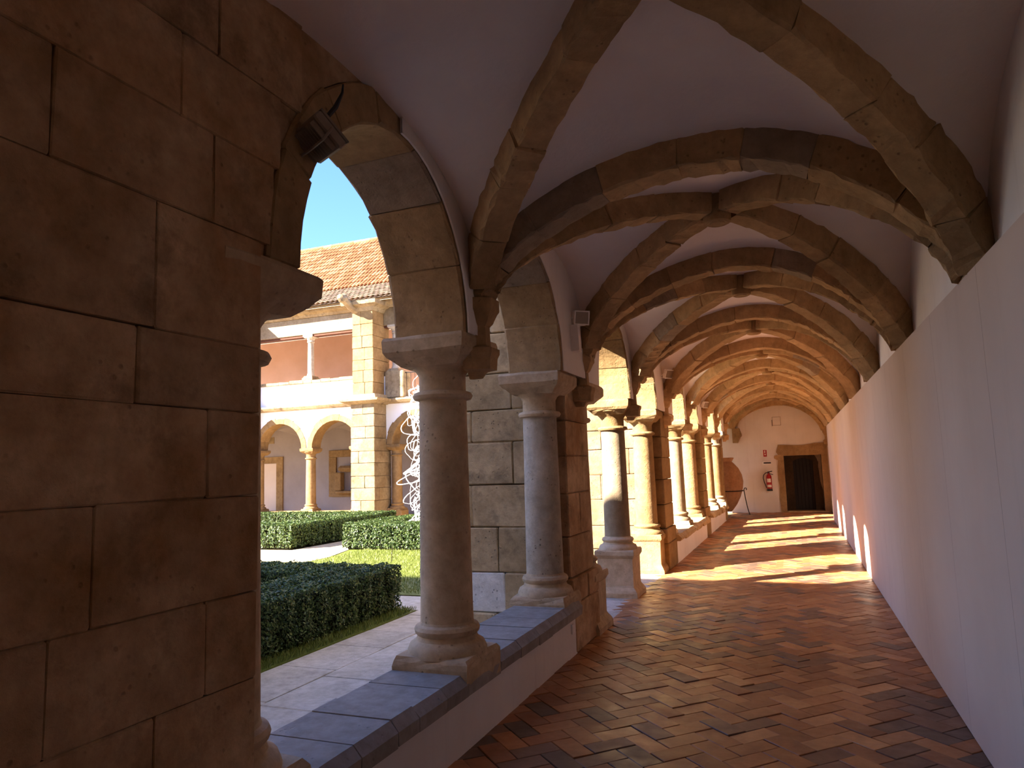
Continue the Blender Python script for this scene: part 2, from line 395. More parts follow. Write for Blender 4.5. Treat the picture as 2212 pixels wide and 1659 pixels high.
def web_mesh(y0, y1, dzt0, dzt1):
    RAISE = RZ(y0)
    n = 24; mb = MB(); vs = []
    yc, hy = (y0 + y1) / 2, (y1 - y0) / 2
    for i in range(2 * n + 1):
        for j in range(2 * n + 1):
            a = math.sin(PI / 2 * (i - n) / n); b = math.sin(PI / 2 * (j - n) / n)
            sa = -1 if a < 0 else 1
            D = lambda c: zweb(sa * c) + RAISE * (1 - c)
            A, B = abs(a), abs(b)
            if B >= A:
                T = zweb(a) + (dzt1 if b > 0 else dzt0) * (1 - A)
                z = D(A) if B >= 1 and A >= 1 else lerp(D(A), T, (B - A) / max(1e-6, 1 - A))
            else:
                spr = zweb(sa); crown = 3.47 if a < 0 else 3.40
                Q = spr + (crown - spr) * math.sqrt(max(0, 1 - B ** 2.2)) ** 0.9
                z = lerp(D(B), Q, (A - B) / max(1e-6, 1 - B))
            x = XC + (HL if a < 0 else HR) * a
            vs.append((x, yc + hy * b, z))
    N = 2 * n + 1
    vs = [(-1.98, y, z) for x, y, z in vs[:N]] + vs; n2 = 2 * n + 1
    mb.add(vs, [(i * N + j, (i + 1) * N + j, (i + 1) * N + j + 1, i * N + j + 1) for i in range(n2) for j in range(2 * n)])
    return mb
TDZ = {4.02: -0.06, 1.0: 0.0}
for y0, y1 in zip(VB[:-1], VB[1:]):
    o = web_mesh(y0, y1, TDZ.get(y0, 0), TDZ.get(y1, 0)).build('vault_cell', M['vault'], ceiling, True)
box('light_stop_slab', M['grout'], ceiling, XO, XR + 0.4, -3.2, YEND + 0.4, 3.72, 4.0)  # unseen slab added to stop light leaking in above the vault

ORD = ['first', 'second', 'third', 'fourth', 'fifth', 'sixth', 'seventh', 'eighth', 'ninth', 'tenth']
def rib_blocks(parent, path, w, t0, t1, n, jit, dzf=lambda t: 0.0, grey=(), nu=4):
    """path(x) -> (x, y) on the plan and its unit normal; stones between t0 and t1"""
    cuts = [lerp(t0, t1, i / n) + (random.uniform(-0.25, 0.25) * abs(t1 - t0) / n if 0 < i < n else 0) for i in range(n + 1)]
    for i in range(n):
        a, b = cuts[i], cuts[i + 1]; off = random.uniform(-0.006, 0.006); dw = random.uniform(-0.006, 0.006)
        def f(u, v, q):
            t = lerp(a, b, u); (xi, zi), (xe, ze) = intr(t), extr(t)
            x = lerp(xi, xe, q); z = lerp(zi, ze, q) + dzf(t) + off
            px, py, nx, ny = path(x); d = (v - 0.5) * (w + dw * 2)
            return (px + nx * d, py + ny * d, z)
        m = MB(); m.block(f, 0.012, 0.07, 0.06, nu, jit)
        m.build('voussoir', M['rib_grey'] if i in grey else M['rib'], parent)
def corbel_mesh(parent, x, y, sgn, ztop):
    """half octagonal moulded bracket, sgn = direction it leaves the wall"""
    prof = [(0.02, -0.46), (0.05, -0.42), (0.11, -0.41), (0.115, -0.34), (0.13, -0.31), (0.13, -0.28), (0.075, -0.26), (0.07, -0.14), (0.09, -0.12), (0.12, -0.06), (0.135, -0.04), (0.135, 0.03)]
    m = MB(); rings = []
    for r, z in prof:
        rings.append([(x - sgn * 0.06, y - r, ztop + z)] + [(x + sgn * r * math.cos(t) * 1.0, y + r * math.sin(t), ztop + z) for t in np.linspace(-PI / 2, PI / 2, 4)] + [(x - sgn * 0.06, y + r, ztop + z)])
    m.loft(rings); return m.build('corbel', M['rib'], parent)
for k, y in enumerate(VB[2:-1]):
    where = ['above the nearest free column', 'at the stone pier past the second near column', 'above the column standing on a pedestal', 'at the pier where the sunny columns start', 'at the pale column of the third bay', 'at the pier after the rough ochre column', 'above the farthest free column', 'at the corner pier before the end wall'][k]
    o = empty('transverse_rib', (0, 0, 0), label='%s stone arch rib crossing the gallery, %s' % (ORD[k].capitalize(), where), cat='vault rib', group='transverse ribs of the vault')
    rib_blocks(o, lambda x, y=y: (x, y, 0, 1), 0.20, 0.0, 1.0, 9 if k < 3 else 8, 0.008 if k < 4 else 0.006, lambda t, y=y: TDZ.get(y, 0) * (1 - abs(t - TC) * 2), grey=((1, 2, 5) if k == 0 else (5,) if k == 1 else (1,) if k == 5 else ()), nu=8 if k < 3 else 4)
    corbel_mesh(o, XI + wx(y) - 0.02, y, 1, 2.62); corbel_mesh(o, XR, y, -1, 2.44)
for k, (y0, y1) in enumerate(zip(VB[1:-1], VB[2:])):
    o = empty('cross_rib', (0, 0, 0), label='%s pair of stone ribs crossing at a boss under the white vault' % (['Nearest', 'Second nearest'] + [s.capitalize() for s in ORD[2:]])[k], cat='vault rib', group='crossing diagonal ribs of the vault')
    yc, hy = (y0 + y1) / 2, (y1 - y0) / 2; RAISE = RZ(y0)
    for sd in (1, -1):
        def path(x, sd=sd):
            a = (x - XC) / (HL if x < XC else HR); px, py = x, yc + sd * hy * a
            h = HL if x < XC else HR; d = Vector((h, sd * hy)).normalized(); return (px, py, -d.y, d.x)
        dz = lambda t: RAISE * (1 - min(1, abs(t - TC) / 0.5))
        n = 5 if k < 3 else 4
        if not (k == 0 and sd == 1): rib_blocks(o, path, 0.17, 0.03, TC - 0.025, n, 0.008, dz, nu=7 if k < 3 else 4, grey=(2,) if k == 2 else ())
        rib_blocks(o, path, 0.17, TC + 0.025, 0.97, n, 0.008, dz, nu=7 if k < 3 else 4, grey=(1,) if k == 4 else ())
    m = MB(); zb = 3.315 + RAISE
    m.lathe([(0.05, zb - 0.065), (0.055, zb - 0.06), (0.075, zb - 0.065), (0.095, zb - 0.055), (0.10, zb - 0.02), (0.095, zb + 0.15)], XC, yc, 20)
    m.build('boss', M['rib'], o, True)
# arch rib lying against the end wall
o = empty('wall_rib', label='Stone arch rib lying flat against the white end wall', cat='vault rib')
rib_blocks(o, lambda x: (x, YEND - 0.10, 0, 1), 0.20, 0.0, 1.0, 8, 0.004, nu=3)
m = MB(); m.loft([[(-1.80, YEND - 0.2, z), (-1.80 + d, YEND - 0.2, z), (-1.80 + d, YEND, z), (-1.80, YEND, z)] for z, d in ((2.18, 0.15), (2.35, 0.24), (2.40, 0.28), (2.45, 0.28), (2.64, 0.22))]); m.build('corbel', M['rib'], o)
corbel_mesh(o, XR, YEND - 0.1, -1, 2.44)

# ---------------------------------------------------------------- left arcade wall
wl = struct('wall_left')
def arch_pts(yc, hs, rise, n, e=0.0, z0=SPR):
    return [(yc - (hs + e) * math.cos(t), z0 + (rise + e) * math.sin(t)) for t in np.linspace(0, PI, n)]
def spandrel(mb, x0, x1, ya, yb, yc, hs, rise, e, ztop, z0=SPR, mi=0, n=25):
    """wall between ya and yb above the springing, with an arched opening"""
    A = arch_pts(yc, hs, rise, n, e, z0)
    inner = []
    for (y, z), (y2, z2) in zip(A, A[1:] + A[-1:]):
        if ya - 1e-6 <= y <= yb + 1e-6: inner.append((y, z))
        for lim in (ya, yb):
            if (y - lim) * (y2 - lim) < 0: inner.append((lim, lerp(z, z2, (lim - y) / (y2 - y))))
    n = len(inner)
    top = [(lerp(ya, yb, i / (n - 1)), ztop) for i in range(n)]
    for i in range(n - 1):
        q = [inner[i], inner[i + 1], top[i + 1], top[i]]
        if i == 0: q[3] = (ya, ztop); 
        mb.add([(x, y, z) for x in (x0, x1) for y, z in q], [(0, 1, 2, 3), (4, 7, 6, 5), (0, 4, 5, 1), (2, 6, 7, 3)], mi)
    # side fills
    if inner[0][0] > ya + 1e-4: mb.add([(x, y, z) for x in (x0, x1) for y, z in ((ya, z0), inner[0], (ya, ztop))], [(0, 1, 2), (3, 5, 4)], mi)
    if inner[-1][0] < yb - 1e-4: mb.add([(x, y, z) for x in (x0, x1) for y, z in ((yb, z0), inner[-1], (yb, ztop))], [(0, 1, 2), (3, 5, 4)], mi)
bounds = []
for b in range(4):
    fr, md, nr = FAR_RESP[b], MID[b], NEAR_RESP[b]
    lo = 2.0 if b == 0 else PIERS[b - 1]; hi = PIERS[b] if b < 3 else 21.0
    bounds += [(lo, md, (fr + md) / 2, (md - fr) / 2 - 0.20, b, 0), (md, hi, (md + nr) / 2, (nr - md) / 2 - 0.20, b, 1)]
for ya, yb, yc, hs, b, h in bounds:
    rise = 0.90; g = wx(yc)
    m = MB(); spandrel(m, XO + g + 0.03, XI + g - 0.04, ya, yb, yc, hs, rise, 0.19, 3.75); m.build('masonry', M['ochre'] if b else M['pier'], wl)
    m = MB()
    if b == 0 and h == 0:
        spandrel(m, XI - 0.012, XI, yc + 0.02, yb, yc, hs, rise, 0.02, 3.75)
    else: spandrel(m, XI + g - 0.012, XI + g, ya, yb, yc, hs, rise, 0.02, 3.75)
    m.build('plaster', M['white'], wl)
    nm = ['Near half-hidden arch opening on the shaded garden path', 'Arch between the two nearest columns'] if b == 0 else \
         ['Arch before the %s', 'Arch behind the %s']
    desc = {1: 'column on a pedestal', 2: 'pale column of the third bay', 3: 'farthest free column'}
    lab = nm[h] if b == 0 else (nm[h] % desc[b])
    o = empty('stone_arch', label=lab + ', plain stone arch ring', cat='arch', group='arches of the arcade')
    n = 7
    for i in range(n):
        t0, t1 = PI * i / n, PI * (i + 1) / n; off = random.uniform(-0.006, 0.006)
        def f(u, v, w):
            t = lerp(t0, t1, u); x = lerp(XO - 0.01 + g, XI + g - (0.018 if (b == 0 and h == 0) else 0.006), v)
            return (x, yc - (hs + 0.19 * w + off) * math.cos(t), SPR + (rise + 0.19 * w + off) * math.sin(t))
        mb = MB(); mb.block(f, 0.015, 0.03, 0.05, 4, 0.004); mb.build('voussoir', M['column_rough'] if (b == 2 and h == 0 and i > 4) else M['ochre'] if b else M['rib_grey'] if i == 4 else M['rib'], o)
box('upper_wall', M['facade_white'], wl, XO, XI, 1.0, 24.3, 3.75, 6.5)
box('back_wall', M['white'], wl, -26, XR + 0.3, -3.4, -3.2, -0.1, 4.0)

# near corner pier: big ashlar
def pier_obj(name_label): return empty('stone_pier', label=name_label, cat='pier', group='stone piers of the arcade')
p1 = pier_obj('Huge dark ashlar pier filling the near left of the view')
ZC = [-0.1, 0.50, 0.912, 1.205, 1.535, 1.825, 2.06, 2.465, 2.785, 3.08, 3.45, 3.75]
VJ = {0: [0.9, 1.72], 1: [1.0, 1.637], 2: [1.30, 1.827], 3: [0.95, 1.417], 4: [1.12, 1.818], 5: [0.9, 1.54], 6: [1.0, 1.594], 7: [1.247, 1.822], 8: [1.05, 1.68], 9: [1.3, 1.84], 10: [1.2, 1.7]}
for ci in range(len(ZC) - 1):
    z0, z1 = ZC[ci], ZC[ci + 1]; end = 2.06 if z1 < 2.47 else (2.13 if z1 < 2.8 else (2.17 if z1 < 3.1 else 2.30))
    vj = [0.22] + VJ[ci] + [end]
    for a, b in zip(vj[:-1], vj[1:]):
        d = random.uniform(-0.008, 0.006)
        m = MB(); m.cbox(XO, -1.79 + d * 0.6, a + 0.001, b - 0.001, z0 + 0.001, z1 - 0.001, c=0.006, jit=0.0025)
        m.build('stone', M['pier'], p1)
m = MB()   # outer return of the corner pier towards the court
for ci in range(len(ZC) - 1): m.cbox(-2.9, XO, 1.2, 1.78, ZC[ci] + 0.002, ZC[ci + 1] - 0.002, c=0.012, jit=0.003)
m.build('return_masonry', M['pier'], p1)

# piers with buttresses
PL = ['Shaded pier with a dirty ashlar buttress, behind the second near column', 'Sunlit pier with buttress beside the ochre column', 'Pier beyond the rough ochre column in the sunlit arcade', 'Far corner pier beside the big clay jar']
CZ = [GZ, 0.30, 0.66, 1.067, 1.455, 1.85, 2.15, 2.495, 2.88, 3.25, 3.65, 4.05, 4.45, 4.85]
for k, y in enumerate(PIERS):
    o = pier_obj(PL[k]); hw = 0.375 if k < 3 else 0.30
    mp = M['ochre'] if k else M['pier']
    zs = [0.0, 0.40, 0.62, 0.98, 1.36, 1.70, 2.02, SPR]
    for ci in range(len(zs) - 1):
        sp = random.uniform(-0.2, 0.2); cuts = [y - hw, y + sp, y + hw] if ci % 2 else [y - hw, y + hw]
        ex = 0.03 if ci < 2 else 0.0
        for a, b in zip(cuts[:-1], cuts[1:]):
            m = MB(); m.cbox(XO, -1.90 + ex + random.uniform(-0.006, 0.006), a + 0.002 - (ex if a == y - hw else 0), b - 0.002 + (ex if b == y + hw else 0), zs[ci] + 0.002, zs[ci + 1] - 0.002, c=0.012, jit=0.003)
            m.build('stone', mp, o)
    m = MB(); m.cbox(XO, XI + wx(y) - 0.05, y - hw, y + hw, SPR, 3.7, c=0.01); m.build('upper_masonry', mp, o)
    if k == 3: continue
    for ci in range(len(CZ) - 1):                                    # buttress in the court
        z0, z1 = CZ[ci], CZ[ci + 1]; L, R = -3.12, XO
        ex = 0.05 if ci == 0 else 0.0
        if k == 0 and ci == 1: cuts = [L, -2.905, -2.535, R]
        else: cuts = [L, lerp(L, R, (0.30 if ci % 2 else 0.62) + random.uniform(-0.05, 0.05)), R]
        if ci in (4, 6): cuts = [L, -2.42, R]
        for j, (a, b) in enumerate(zip(cuts[:-1], cuts[1:])):
            m = MB(); m.cbox(a + 0.002, b - 0.002, y - 0.365 - ex + random.uniform(-0.007, 0.007), y + 0.365 + ex, z0 + 0.002, z1 - 0.002, c=0.012, jit=0.004)
            m.build('stone', M['whitewash'] if (k == 0 and ci == 1 and j == 1) else M['buttress'] if k == 0 else M['facade_stone'], o)  # buttresses in the sun take the darkened stone copy

# ---------------------------------------------------------------- columns
def column(label, x, y, mats, z0=0.45, pedestal=False, h=SPR, name='stone_column', group='columns of the near arcade', r=0.155, base=True, seg=28, s=1.0):
    o = empty(name, (x, y, 0), label=label, cat='column', group=group)
    mb, msh, mc = mats
    if pedestal:
        m = MB(); m.sq([(0.27, 0.0), (0.27, 0.05), (0.255, 0.08), (0.225, 0.12), (0.22, 0.14), (0.22, 0.46)], jit=0.003, n=3); m.build('pedestal', mb, o)
        m = MB(); m.sq([(0.22, 0.46), (0.235, 0.48), (0.245, 0.50), (0.245, 0.545), (0.235, 0.56)], n=3, jit=0.002); m.build('pedestal_cap', mb, o); zb = 0.55
    else:
        m = MB(); m.sq([(0.24 * s, z0 - 0.10), (0.245 * s, z0 + 0.02), (0.24 * s, z0 + 0.05), (0.225 * s, z0 + 0.075)], n=4, jit=0.005); m.build('plinth', mb, o); zb = z0 + 0.06
    zt = 0.70 if not pedestal else 0.72
    zt = zt + (z0 - 0.45)
    k = (zt - zb) / 0.19
    m = MB(); m.lathe([(r + 0.085, zb), (r + 0.085, zb + 0.03 * k), (r + 0.07, zb + 0.065 * k), (r + 0.035, zb + 0.085 * k), (r + 0.025, zb + 0.11 * k), (r + 0.04, zb + 0.125 * k), (r + 0.045, zb + 0.145 * k), (r + 0.035, zb + 0.165 * k), (r + 0.012, zb + 0.175 * k), (r + 0.006, zb + 0.19 * k)], n=seg)
    m.build('base_moulding', mb, o, True)
    zn = h - 0.38 * s
    m = MB(); nn = 10
    m.lathe([((r + 0.006 - 0.012 * i / nn) + random.uniform(-0.001, 0.001), lerp(zt, zn, i / nn)) for i in range(nn + 1)], n=seg); m.build('shaft', msh, o, True)
    m = MB(); m.lathe([(r - 0.01, zn - 0.005), (r + 0.025, zn + 0.005), (r + 0.035, zn + 0.025), (r + 0.025, zn + 0.045), (r - 0.01, zn + 0.055)], n=seg); m.build('necking_ring', mc, o, True)
    m = MB(); m.lathe([(r - 0.008, zn + 0.05), (r - 0.008, zn + 0.15), (r + 0.01, zn + 0.18), (r + 0.05, zn + 0.215), (r + 0.085, zn + 0.24), (r + 0.09, zn + 0.27)], n=seg); m.build('capital', mc, o, True)
    m = MB(); m.sq([(0.185 * s, zn + 0.20), (0.235 * s, zn + 0.245), (0.25 * s, zn + 0.26), (0.272 * s, zn + 0.29), (0.275 * s, zn + 0.36), (0.265 * s, h)], n=4, jit=0.004); m.build('abacus', mc, o)
    return o
g1 = (M['column'], M['column'], M['column'])
column('Dark half-hidden column at the end of the huge near pier', XA - 0.015, FAR_RESP[0] + 0.07, g1)
column('Nearest free column, smooth beige, on the grey coping', XA, MID[0], g1)
column('Grey pitted column standing against the shaded pier', XA - 0.04, NEAR_RESP[0], (M['column'], M['column_grey'], M['column']))
column('Column past the shaded pier, only the corner of its pedestal showing', XA - 0.06, FAR_RESP[1], g1, pedestal=True)
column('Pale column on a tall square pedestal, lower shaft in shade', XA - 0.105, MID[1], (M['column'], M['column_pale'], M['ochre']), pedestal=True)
column('Ochre sunlit column on a pedestal against the second pier', XA - 0.11, NEAR_RESP[1], (M['ochre'], M['ochre'], M['ochre']), pedestal=True)
column('Column on the far side of the second sunlit pier', XA - 0.1, FAR_RESP[2], g1)
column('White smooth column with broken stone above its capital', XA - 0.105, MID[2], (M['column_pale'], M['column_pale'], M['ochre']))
column('Rough eroded ochre column in the sun', XA - 0.105, NEAR_RESP[2], (M['ochre'], M['column_rough'], M['ochre']))
column('Column on the far side of the third pier', XA - 0.1, FAR_RESP[3], g1)
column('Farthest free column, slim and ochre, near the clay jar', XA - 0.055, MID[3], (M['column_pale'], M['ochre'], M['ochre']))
column('Last sunlit column of the arcade against the corner pier', XA, NEAR_RESP[3], (M['column_pale'], M['ochre'], M['column_pale']))

# ---------------------------------------------------------------- parapets
def parapet(label, y0, y1, joints, mslab, ragged):
    o = empty('parapet_wall', label=label, cat='low wall', group='low walls between the columns')
    box('plaster_body', M['white'], o, -2.24, -1.87, y0, y1, -0.1, 0.345)
    for a, b in zip(joints[:-1], joints[1:]):
        j = 0.008 if ragged else 0.0015
        m = MB(); dz = random.uniform(-0.004, 0.004); e = 0.003
        P = [(-2.30, 0.345), (-1.805 + random.uniform(-j, j) * 3, 0.335 + random.uniform(-j, j) * 4), (-1.80 + random.uniform(-j, j) * 2, 0.40), (-1.845, 0.45 + dz), (-2.29, 0.45 + dz)]
        rings = [[(x, yy + (random.uniform(-j, j)), z + random.uniform(-j, j) * 0.5) for x, z in P] for yy in (a + e, lerp(a, b, 0.33), lerp(a, b, 0.66), b - e)]
        m.loft(rings); m.build('coping_slab', mslab, o)
    return o
pw = parapet('Low white wall with grey slab coping under the nearest column', 1.9, 6.14, [1.9, 2.46, 2.72, 3.025, 3.225, 3.53, 3.80, 4.27, 4.63, 5.0, 5.30, 5.68, 6.13], M['slab'], False)
parapet('Low white wall with broken stone top under the white column', 11.87, 16.07, [11.87, 12.5, 13.1, 13.7, 14.2, 14.9, 15.5, 16.07], M['coping'], True)
parapet('Farthest low white wall with broken stone top', 16.84, 20.74, [16.84, 17.5, 18.2, 18.9, 19.5, 20.1, 20.74], M['coping'], True)
m = MB(); m.cbox(-1.872, -1.855, 5.97, 6.03, 0.19, 0.27, c=0.004); sw = m.build('socket_box', M['white_metal']); tag(sw, 'Small grey socket box on the low white wall near the pier', 'socket')
m = MB(); m.cbox(-1.858, -1.852, 5.98, 6.02, 0.205, 0.255, c=0.002); m.build('cover', M['white_metal'], sw)
# threshold stones of the open bay
o = empty('threshold', label='Worn stone step between pedestals at the open bay', cat='step')
for a, b in zip([6.9, 7.9, 8.6, 9.5, 10.3, 11.15][:-1], [7.9, 8.6, 9.5, 10.3, 11.15]):
    m = MB(); m.cbox(-2.42, -1.895, a + 0.003, b - 0.003, -0.12, 0.0 + random.uniform(-0.004, 0.004), c=0.01, jit=0.003); m.build('stone', M['paving'], o)

# ---------------------------------------------------------------- end wall with doorway
we = struct('wall_end')
DX0, DX1, DZ = -0.33, 0.74, 1.73
m = MB(); Y0, Y1 = YEND, YEND + 0.45
m.box(-3.0, DX0, Y0, Y1, -0.1, 4.0); box('far_plaster_face', M['far_wall'], we, -30, -3.0, Y0 + 0.55, Y1 + 0.55, -0.1, 4.0); m.box(-3.02, -3.0, Y0, Y0 + 0.56, -0.1, 4.0); m.box(DX1, XR + 0.4, Y0, Y1, -0.1, 4.0); m.box(DX0, DX1, Y0, Y1, DZ, 4.0); m.build('plaster_face', M['white'], we)
door = empty('door_1', kind='structure')
def ragged_poly(name, pts, y0, y1, mat, parent):
    mb = MB(); n = len(pts); mb.add([(x, y, z) for y in (y0, y1) for x, z in pts], [tuple(range(n)), tuple(range(2 * n - 1, n - 1, -1))] + [(i, (i + 1) % n, n + (i + 1) % n, n + i) for i in range(n)])
    return mb.build(name, mat, parent)
R = random.uniform
ragged_poly('jamb', [(DX0, 0), (DX0, DZ)] + [(-0.52 + R(-0.02, 0.02), z) for z in (1.62, 1.4, 1.2, 1.0, 0.8, 0.6, 0.4, 0.2, 0.0)], YEND - 0.03, YEND + 0.4, M['rib'], door)
ragged_poly('jamb_stub', [(-0.52, 1.60), (-0.34, 1.60), (-0.34, 1.75), (-0.52, 1.76), (-0.60, 1.74), (-0.61, 1.66)], YEND - 0.04, YEND, M['rib'], door)
ragged_poly('lintel', [(-0.47, DZ), (XR - 0.03, DZ), (XR - 0.03, 2.10), (0.6, 2.09), (0.25, 2.04), (0.0, 2.045), (-0.3, 2.065), (-0.47, 2.07), (-0.5, 1.98), (-0.54, 1.85)], YEND - 0.03, YEND + 0.4, M['rib'], door)
ragged_poly('jamb', [(DX1, 0), (XR - 0.03, 0), (XR - 0.03, DZ), (DX1, DZ)], YEND - 0.03, YEND + 0.4, M['rib'], door)
box('threshold', M['rib'], door, DX0 - 0.1, DX1 + 0.1, YEND - 0.08, YEND + 0.5, -0.1, 0.035)
m = MB(); y0, y1 = YEND + 0.45, YEND + 0.6                                # inner wall with a lower arched doorway
AX0, AX1 = -0.08, 0.50
pts = [(lerp(AX0, AX1, i / 10), 1.56 + 0.08 * math.sin(PI * i / 10)) for i in range(11)]
for i in range(10): m.add([(x, y, z) for y in (y0, y1) for x, z in (pts[i], pts[i + 1], (pts[i + 1][0], 2.4), (pts[i][0], 2.4))], [(0, 1, 2, 3), (7, 6, 5, 4), (0, 4, 5, 1)])
m.box(-0.6, AX0, y0, y1, 0, 2.4); m.box(AX1, 1.2, y0, y1, 0, 2.4); m.build('inner_masonry', M['dark_stone'], door)
ragged_poly('inner_plaster', [(0.56, 1.73), (0.62, 1.62), (0.66, 1.5), (0.65, 1.35), (0.68, 0.9), (0.76, 0.5), (0.9, 0.2), (1.1, 0.2), (1.1, 1.73)], YEND + 0.43, YEND + 0.46, M['rib_grey'], door)
for i in range(6):
    m = MB(); m.cbox(AX0 - 0.02 + i * 0.104, AX0 - 0.02 + (i + 1) * 0.104 - 0.004, YEND + 0.75, YEND + 0.79, 0.0, 1.66, c=0.004); m.build('plank', M['wood'], door)
box('passage_shell', M['wood'], door, -0.8, 1.4, YEND + 0.8, YEND + 0.95, -0.1, 2.5)
box('passage_roof', M['wood'], door, -0.8, 1.4, YEND + 0.45, YEND + 0.95, 2.4, 2.5)
m = MB()                                                               # closed vent hatch
for a in ((-0.585, -0.575, 2.68, 2.95), (-0.345, -0.335, 2.68, 2.95), (-0.585, -0.335, 2.68, 2.69), (-0.585, -0.335, 2.94, 2.95)): m.box(a[0], a[1], YEND - 0.012, YEND + 0.01, a[2], a[3])
vh = m.build('vent_hatch', M['rib_grey']); tag(vh, 'Square plastered-over hatch outline high on the end wall', 'hatch')
box('hatch_cover', M['white'], vh, -0.575, -0.345, YEND - 0.008, YEND + 0.01, 2.69, 2.94); box('hinge', M['iron'], vh, -0.60, -0.588, YEND - 0.01, YEND + 0.01, 2.66, 2.86)
# fire sign, alarm box, extinguisher
YW = YEND
sg = box('fire_sign', M['red'], None, -0.915, -0.815, YW - 0.008, YW + 0.002, 1.72, 1.93); tag(sg, 'Small red fire extinguisher sign with white symbol on the end wall', 'sign')
m = MB(); y0, y1 = YW - 0.011, YW - 0.008
m.box(-0.885, -0.855, y0, y1, 1.83, 1.90); m.box(-0.88, -0.86, y0, y1, 1.90, 1.915); m.box(-0.86, -0.845, y0, y1, 1.895, 1.91)
m.add([(x, y, z) for y in (y0, y1) for x, z in ((-0.89, 1.79), (-0.865, 1.815), (-0.84, 1.79), (-0.865, 1.755))], [(0, 1, 2, 3), (7, 6, 5, 4), (0, 4, 5, 1), (1, 5, 6, 2), (2, 6, 7, 3), (3, 7, 4, 0)])
m.build('symbol', M['paper'], sg)
al = MB(); al.cbox(-0.975, -0.70, YW - 0.05, YW, 1.47, 1.585, c=0.008); al = al.build('emergency_light', M['white_metal']); tag(al, 'White emergency light box with dark strip under the red sign', 'light')
box('diffuser', M['black'], al, -0.925, -0.71, YW - 0.054, YW - 0.05, 1.505, 1.545)
ex = empty('fire_extinguisher', (-0.80, YW - 0.11, 0.66), label='Red fire extinguisher with hose hung on the end wall beside the doorway', cat='fire extinguisher')
m = MB(); m.lathe([(0.078, 0.06), (0.08, 0.08), (0.08, 0.42), (0.07, 0.47), (0.045, 0.505), (0.025, 0.52), (0.022, 0.56)], n=20); m.build('cylinder_body', M['red'], ex, True)
m = MB(); m.lathe([(0.085, 0.0), (0.088, 0.02), (0.082, 0.07)], n=20); m.build('foot_ring', M['black'], ex, True)
m = MB(); m.block(lambda u, v, w: (-0.03 + 0.14 * u, -0.015 + 0.03 * v, 0.56 + 0.03 * w + 0.03 * u)); m.block(lambda u, v, w: (-0.03 + 0.16 * u, -0.015 + 0.03 * v, 0.54 + 0.02 * w - 0.05 * u)); m.box(-0.03, 0.03, -0.02, 0.02, 0.52, 0.60); m.build('valve_handle', M['black'], ex)
m = MB(); m.tube([(-0.03, 0, 0.57), (-0.09, -0.01, 0.555), (-0.15, -0.02, 0.49), (-0.165, -0.02, 0.40), (-0.14, -0.03, 0.27), (-0.10, -0.04, 0.15), (-0.09, -0.05, 0.10)], 0.012, 8); m.build('hose', M['black'], ex, True)
for z0, z1, wd in ((0.27, 0.38, 0.5), (0.12, 0.19, 0.6)):
    m = MB(); m.loft([[(0.082 * math.sin(t), -0.082 * math.cos(t), z) for t in np.linspace(-wd * 1.5, wd * 1.5, 9)] for z in (z0, z1)], False, False); m.build('label_sticker', M['paper'], ex)
box('bracket', M['black'], ex, -0.03, 0.03, 0.0, 0.12, 0.36, 0.42)

# clay jar on an iron stand
jar = empty('clay_jar', (-2.00, 22.75, 0), label='Huge terracotta storage jar in the far corner', cat='jar')
m = MB(); m.lathe([(0.10, 0.10), (0.16, 0.16), (0.28, 0.32), (0.40, 0.55), (0.475, 0.80), (0.50, 1.0), (0.47, 1.2), (0.38, 1.40), (0.26, 1.54), (0.20, 1.60), (0.20, 1.64), (0.25, 1.68), (0.26, 1.71), (0.22, 1.72), (0.16, 1.68), (0.15, 1.60)], n=36); m.build('jar_body', M['clay'], jar, True)
m = MB(); m.lathe([(0.20, 1.60), (0.25, 1.68), (0.265, 1.70), (0.26, 1.72), (0.20, 1.725)], n=32, caps=False); m.build('rim', M['clay'], jar, True)
st = empty('jar_stand', (-2.00, 22.75, 0), label='Black iron ring stand holding the huge clay jar', cat='stand')
m = MB(); m.tube([(0.475 * math.cos(t), 0.475 * math.sin(t), 0.72) for t in np.linspace(0, 2 * PI, 33)[:-1]], 0.016, 6, closed=True); m.build('ring', M['iron'], st, True)
for a in (0.1, 2.2, 4.3):
    c, s = math.cos(a), math.sin(a); m = MB()
    pts = [(0.62, 0.0), (0.57, 0.2), (0.53, 0.45), (0.50, 0.70), (0.50, 0.76), (0.53, 0.80), (0.57, 0.79), (0.575, 0.75), (0.55, 0.74)]
    m.tube([(r * c, r * s, z) for r, z in pts], 0.014, 6); m.build('leg', M['iron'], st, True)

